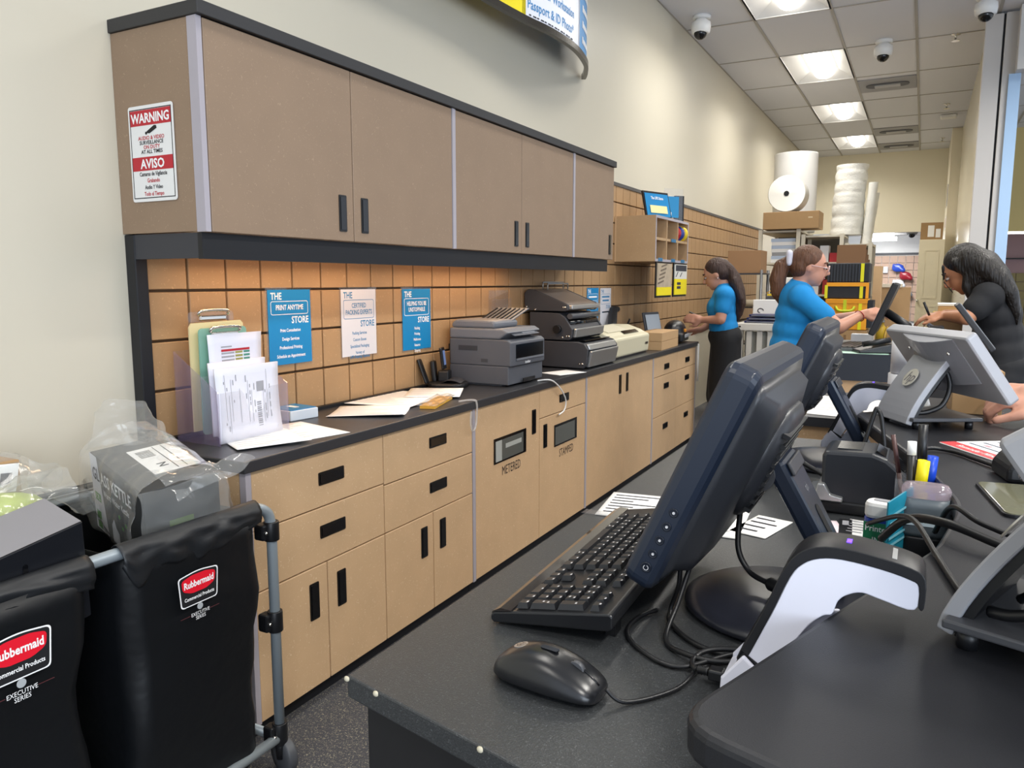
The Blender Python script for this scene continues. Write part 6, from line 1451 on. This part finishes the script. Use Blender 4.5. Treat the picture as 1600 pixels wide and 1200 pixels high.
def hand(m, w, d, n, curl, side, spread=.020, k=1.0):
    """palm and five fingers: w wrist, d pointing direction, n the back of the hand"""
    d = V(d).normalized(); n = V(n); n = (n-d*n.dot(d)).normalized(); a = d.cross(n)
    m.chain([(w, .026*k), (w+d*.035*k, .027*k)])
    for q in range(4):
        o = a*(q-1.5)*spread*k; p = w+d*(.078*k)+o; m.cap(w+d*.02*k+o*.6, .017*k, p, .0125*k)
        ln = (.040,.046,.042,.032)[q]*k; d1 = (d*math.cos(curl)-n*math.sin(curl)); d2 = (d*math.cos(curl*2.1)-n*math.sin(curl*2.1)); d3 = (d*math.cos(curl*2.9)-n*math.sin(curl*2.9))
        m.chain([(p, .0105*k), (p+d1*ln, .0095*k), (p+d1*ln+d2*ln*.62, .0086*k), (p+d1*ln+d2*ln*.62+d3*ln*.48, .0075*k)])
    th = a*(-1 if side > 0 else 1)
    b = w+d*.022*k+th*.024*k
    m.chain([(b, .015*k), (b+(d*.55+th*.75-n*.25)*.040*k, .0125*k), (b+(d*.55+th*.75-n*.25)*.040*k+(d*.9+th*.1-n*.3)*.030*k, .010*k), (b+(d*.55+th*.75-n*.25)*.040*k+(d*.9+th*.1-n*.3)*.055*k, .0085*k)])
BRH = mat('dark brown hair','#38221a',.5,noise=.6,nscale=110,strand=.10); AUB = mat('auburn hair','#5f3c26',.5,noise=.6,nscale=110,strand=.10); BKH = mat('black hair','#17120f',.42,noise=.6,nscale=110,strand=.10)
TRB = mat('black trousers cloth','#121317',.8,noise=.2,nscale=40); NAV = mat('navy trousers cloth','#161b28',.8); BTS = mat('black tee cloth','#16171b',.85,noise=.15,nscale=30)
# left woman, at the far end of the worktop, facing the wall
f = V((-.985,-.17,0)); l = Z.cross(f)
def B3(x, z, sd=0., y=6.2): return V((x, y, z)) + l*sd
p = dict(head=B3(-1.462,1.343), neck=B3(-1.395,1.235), chest=B3(-1.385,1.10), waist=B3(-1.39,.97), hip=B3(-1.37,.86),
    torso=[(B3(-1.385,1.155),.145,.085),(B3(-1.405,1.08),.145,.105),(B3(-1.395,1.00),.135,.10),(B3(-1.385,.93),.145,.10)],
    ls=B3(-1.378,1.185,.135), le=B3(-1.40,1.00,.19), lw=B3(-1.545,.99,.135), lhd=(-.95,-.1,.12), ln=V((0,-1,.3)),
    rs=B3(-1.378,1.185,-.135), re=B3(-1.42,.99,-.17), rw=B3(-1.575,.90,-.06), rhd=(-.95,0,-.12), rn=V((0,.2,1)),
    lh=B3(-1.37,.84,.075), lk=B3(-1.40,.46,.085), la=B3(-1.37,.085,.085), rh=B3(-1.37,.84,-.075), rk=B3(-1.40,.46,-.085), ra=B3(-1.37,.085,-.085),
    trouser_extra=[(B3(-1.36,.84,0),.12,B3(-1.37,.38,0),.135)], curl=.35)
def hair1(m, L, s, R):
    m.ell(L(-.026,0,.038), (.098*s,.084*s,.094*s), 18, 12, R).ell(L(-.05,0,.0), (.07*s,.082*s,.08*s), 16, 10, R)
    m.chain([(L(-.09,0,.055), .040), (B3(-1.352,1.385), .040), (B3(-1.315,1.32), .050), (B3(-1.282,1.22), .054), (B3(-1.262,1.12), .046), (B3(-1.268,1.04), .030), (B3(-1.28,.98), .010)]); m.chain([(B3(-1.31,1.30,.03), .034), (B3(-1.258,1.16,.045), .026), (B3(-1.25,1.07,.03), .008)])
def ex1(t, L):
    MB().par(B3(-1.655,1.045,.11), (.10,0,-.045), (0,.05,0), (0,.0,.008)).build('held_phone', BLKPL, t, world=True)
    MB().ell(L(-.01,.083,-.035), (.006,.006,.006), 8, 6).build('earring', CHROME, t, world=True)
person('woman in blue polo and long ponytail facing the slat wall at the worktop end', f, p, hair1, SKY, TRB, SKIN, .42, hairm=BRH, extra=ex1)
# woman in glasses, facing right to the upright monitor
f = V((.985,.17,0)); l = Z.cross(f)
def B4(x, z, sd=0., y=4.95): return V((x, y, z)) + l*sd
p = dict(head=B4(-.603,1.375), neck=B4(-.672,1.262), chest=B4(-.665,1.12), waist=B4(-.68,.97), hip=B4(-.70,.84),
    torso=[(B4(-.672,1.185),.16,.095),(B4(-.655,1.09),.165,.128),(B4(-.672,1.00),.16,.122),(B4(-.69,.90),.165,.118),(B4(-.695,.86),.165,.115)],
    ls=B4(-.655,1.20,.155), le=B4(-.46,1.05,.17), lw=B4(-.275,1.10,.05), lhd=(.9,0,.25), ln=V((0,.2,1)),
    rs=B4(-.655,1.20,-.155), re=B4(-.445,1.03,-.20), rw=B4(-.315,1.10,-.06), rhd=(.95,.1,.22), rn=V((0,-.5,.8)),
    lh=B4(-.70,.80,.085), lk=B4(-.69,.44,.09), la=B4(-.70,.085,.09), rh=B4(-.70,.80,-.085), rk=B4(-.69,.44,-.09), ra=B4(-.70,.085,-.09), curl=.4)
def hair2(m, L, s, R):
    m.ell(L(-.028,0,.040), (.097*s,.086*s,.092*s), 18, 12, R).ell(L(-.055,0,.0), (.066*s,.082*s,.078*s), 16, 10, R)
    m.chain([(L(-.125,0,.02), .036), (L(-.165,0,-.02), .045), (L(-.17,0,-.10), .050), (L(-.15,.0,-.18), .042), (L(-.13,0,-.235), .014)])
def ex2(t, L):
    m = MB(); c_ = L(-.130,-.0,.035); m.chain([(c_-l*.035-Z*.03, .018), (c_-l*.040+Z*.03, .020)]).chain([(c_+l*.035-Z*.02,.018),(c_+l*.035+Z*.03,.020)]).chain([(c_-l*.04+Z*.03,.018),(c_+l*.04+Z*.03,.018)]); remesh(m, 'scrunchie', mat('pale lilac cloth','#d9d8e4',.7), t, .007, 3, world=True)
    a = p['rw']; e = p['re']; c0 = a.lerp(e, .10); d = (a-e).normalized(); u1 = d.cross(Z).normalized(); u2 = d.cross(u1)
    MB().tube([c0+(u1*math.cos(2*math.pi*k/16)+u2*math.sin(2*math.pi*k/16))*.032 for k in range(17)], .003, 6).build('bracelet', mat('red thread','#b2453a',.5), t, world=True)
person('woman in blue polo and glasses with auburn ponytail touching the upright monitor', f, p, hair2, SKY, NAV, SKIN, .16, True, hairm=AUB, extra=ex2, sleeve=.62)
# woman in black bending over parcels at the right
f = V((-.98,.10,0)); l = Z.cross(f)
def B5(x, z, sd=0., y=4.62): return V((x, y, z)) + l*sd
p = dict(head=B5(.180,1.345), neck=B5(.275,1.275), chest=B5(.335,1.12), waist=B5(.385,.98), hip=B5(.385,.86),
    torso=[(B5(.315,1.205),.15,.085),(B5(.335,1.12),.15,.105),(B5(.352,1.02),.14,.105),(B5(.372,.93),.15,.105),(B5(.378,.88),.155,.11)],
    ls=B5(.30,1.215,.15), le=B5(.222,1.115,.22), lw=B5(.115,1.115,.07), lhd=(-.97,.1,-.05), ln=V((0,-.2,1)),
    rs=B5(.30,1.215,-.15), re=B5(.25,1.10,-.20), rw=B5(.14,1.118,-.10), rhd=(-.97,-.2,-.02), rn=V((0,.2,1)),
    lh=B5(.385,.80,.08), lk=B5(.37,.44,.085), la=B5(.385,.085,.085), rh=B5(.385,.80,-.08), rk=B5(.37,.44,-.085), ra=B5(.385,.085,-.085), curl=.45)
def hair3(m, L, s, R):
    m.ell(L(-.028,0,.038), (.100*s,.088*s,.096*s), 18, 12, R).ell(L(-.06,0,-.01), (.075*s,.088*s,.085*s), 16, 10, R)
    for sg in (1, -1):
        m.chain([(L(.0,.080*sg,.05), .026), (L(-.01,.088*sg,-.03), .024), (B5(.205,1.262,.09*sg), .026), (B5(.225,1.20,.10*sg), .012)])
        m.chain([(L(-.05,.075*sg,.03), .05), (B5(.245,1.315,.085*sg), .05), (B5(.265,1.25,.09*sg), .034), (B5(.262,1.19,.10*sg), .012)])
    for sd, q in ((.05,0),(-.02,.012),(.10,-.01)): m.chain([(B5(.215,1.405,sd*.6), .070), (B5(.275,1.375+q,sd), .062), (B5(.335,1.315+q,sd*1.2), .050), (B5(.392,1.235,sd*1.3), .036), (B5(.422,1.15+q,sd*1.2), .022), (B5(.43,1.08,sd), .007)])
    m.chain([(L(.06,.075,.07), .010), (L(.100,.055,.0), .006), (L(.095,.05,-.09), .005), (L(.075,.045,-.12), .003)])
def ex3(t, L):
    MB().tube([p['lw']+V((-.07,-.02,.0)), p['lw']+V((-.10,-.02,.07))], .006, 8).build('held_pen', BLKPL, t, world=True)
person('woman in black tee shirt with long black hair bending over parcels', f, p, hair3, BTS, TRB, SKIN2, .62, hairm=BKH, extra=ex3, sleeve=.60)
# customer at the right edge, resting a fist on the ledge
f = V((-1,0,0)); l = Z.cross(f)
def B6(x, z, sd=0., y=1.98): return V((x, y, z)) + l*sd
p = dict(head=B6(.62,1.56), neck=B6(.66,1.43), chest=B6(.66,1.25), waist=B6(.66,1.05), hip=B6(.66,.92),
    torso=[(B6(.66,1.33),.17,.10),(B6(.655,1.22),.17,.12),(B6(.66,1.10),.15,.11),(B6(.66,1.0),.155,.115)],
    ls=B6(.66,1.35,.18), le=B6(.55,1.09,.20), lw=V((.245,1.915,1.052)), lhd=(-1,.05,-.02), ln=V((-.2,-.45,1)),
    rs=B6(.66,1.35,-.18), re=B6(.66,1.06,-.24), rw=B6(.62,.86,-.25), rhd=(0,0,-1), rn=V((0,1,0)),
    lh=B6(.66,.90,.085), lk=B6(.65,.48,.09), la=B6(.66,.085,.09), rh=B6(.66,.90,-.085), rk=B6(.65,.48,-.09), ra=B6(.66,.085,-.09), curl=.85)
def hair4(m, L, s, R): m.ell(L(-.026,0,.04), (.098*s,.084*s,.090*s), 18, 12, R)
person('customer at the right edge of the photo resting a fist on the black ledge', f, p, hair4, BTS, TRB, SKIN, .1, voxel=.0055, hairm=BKH)
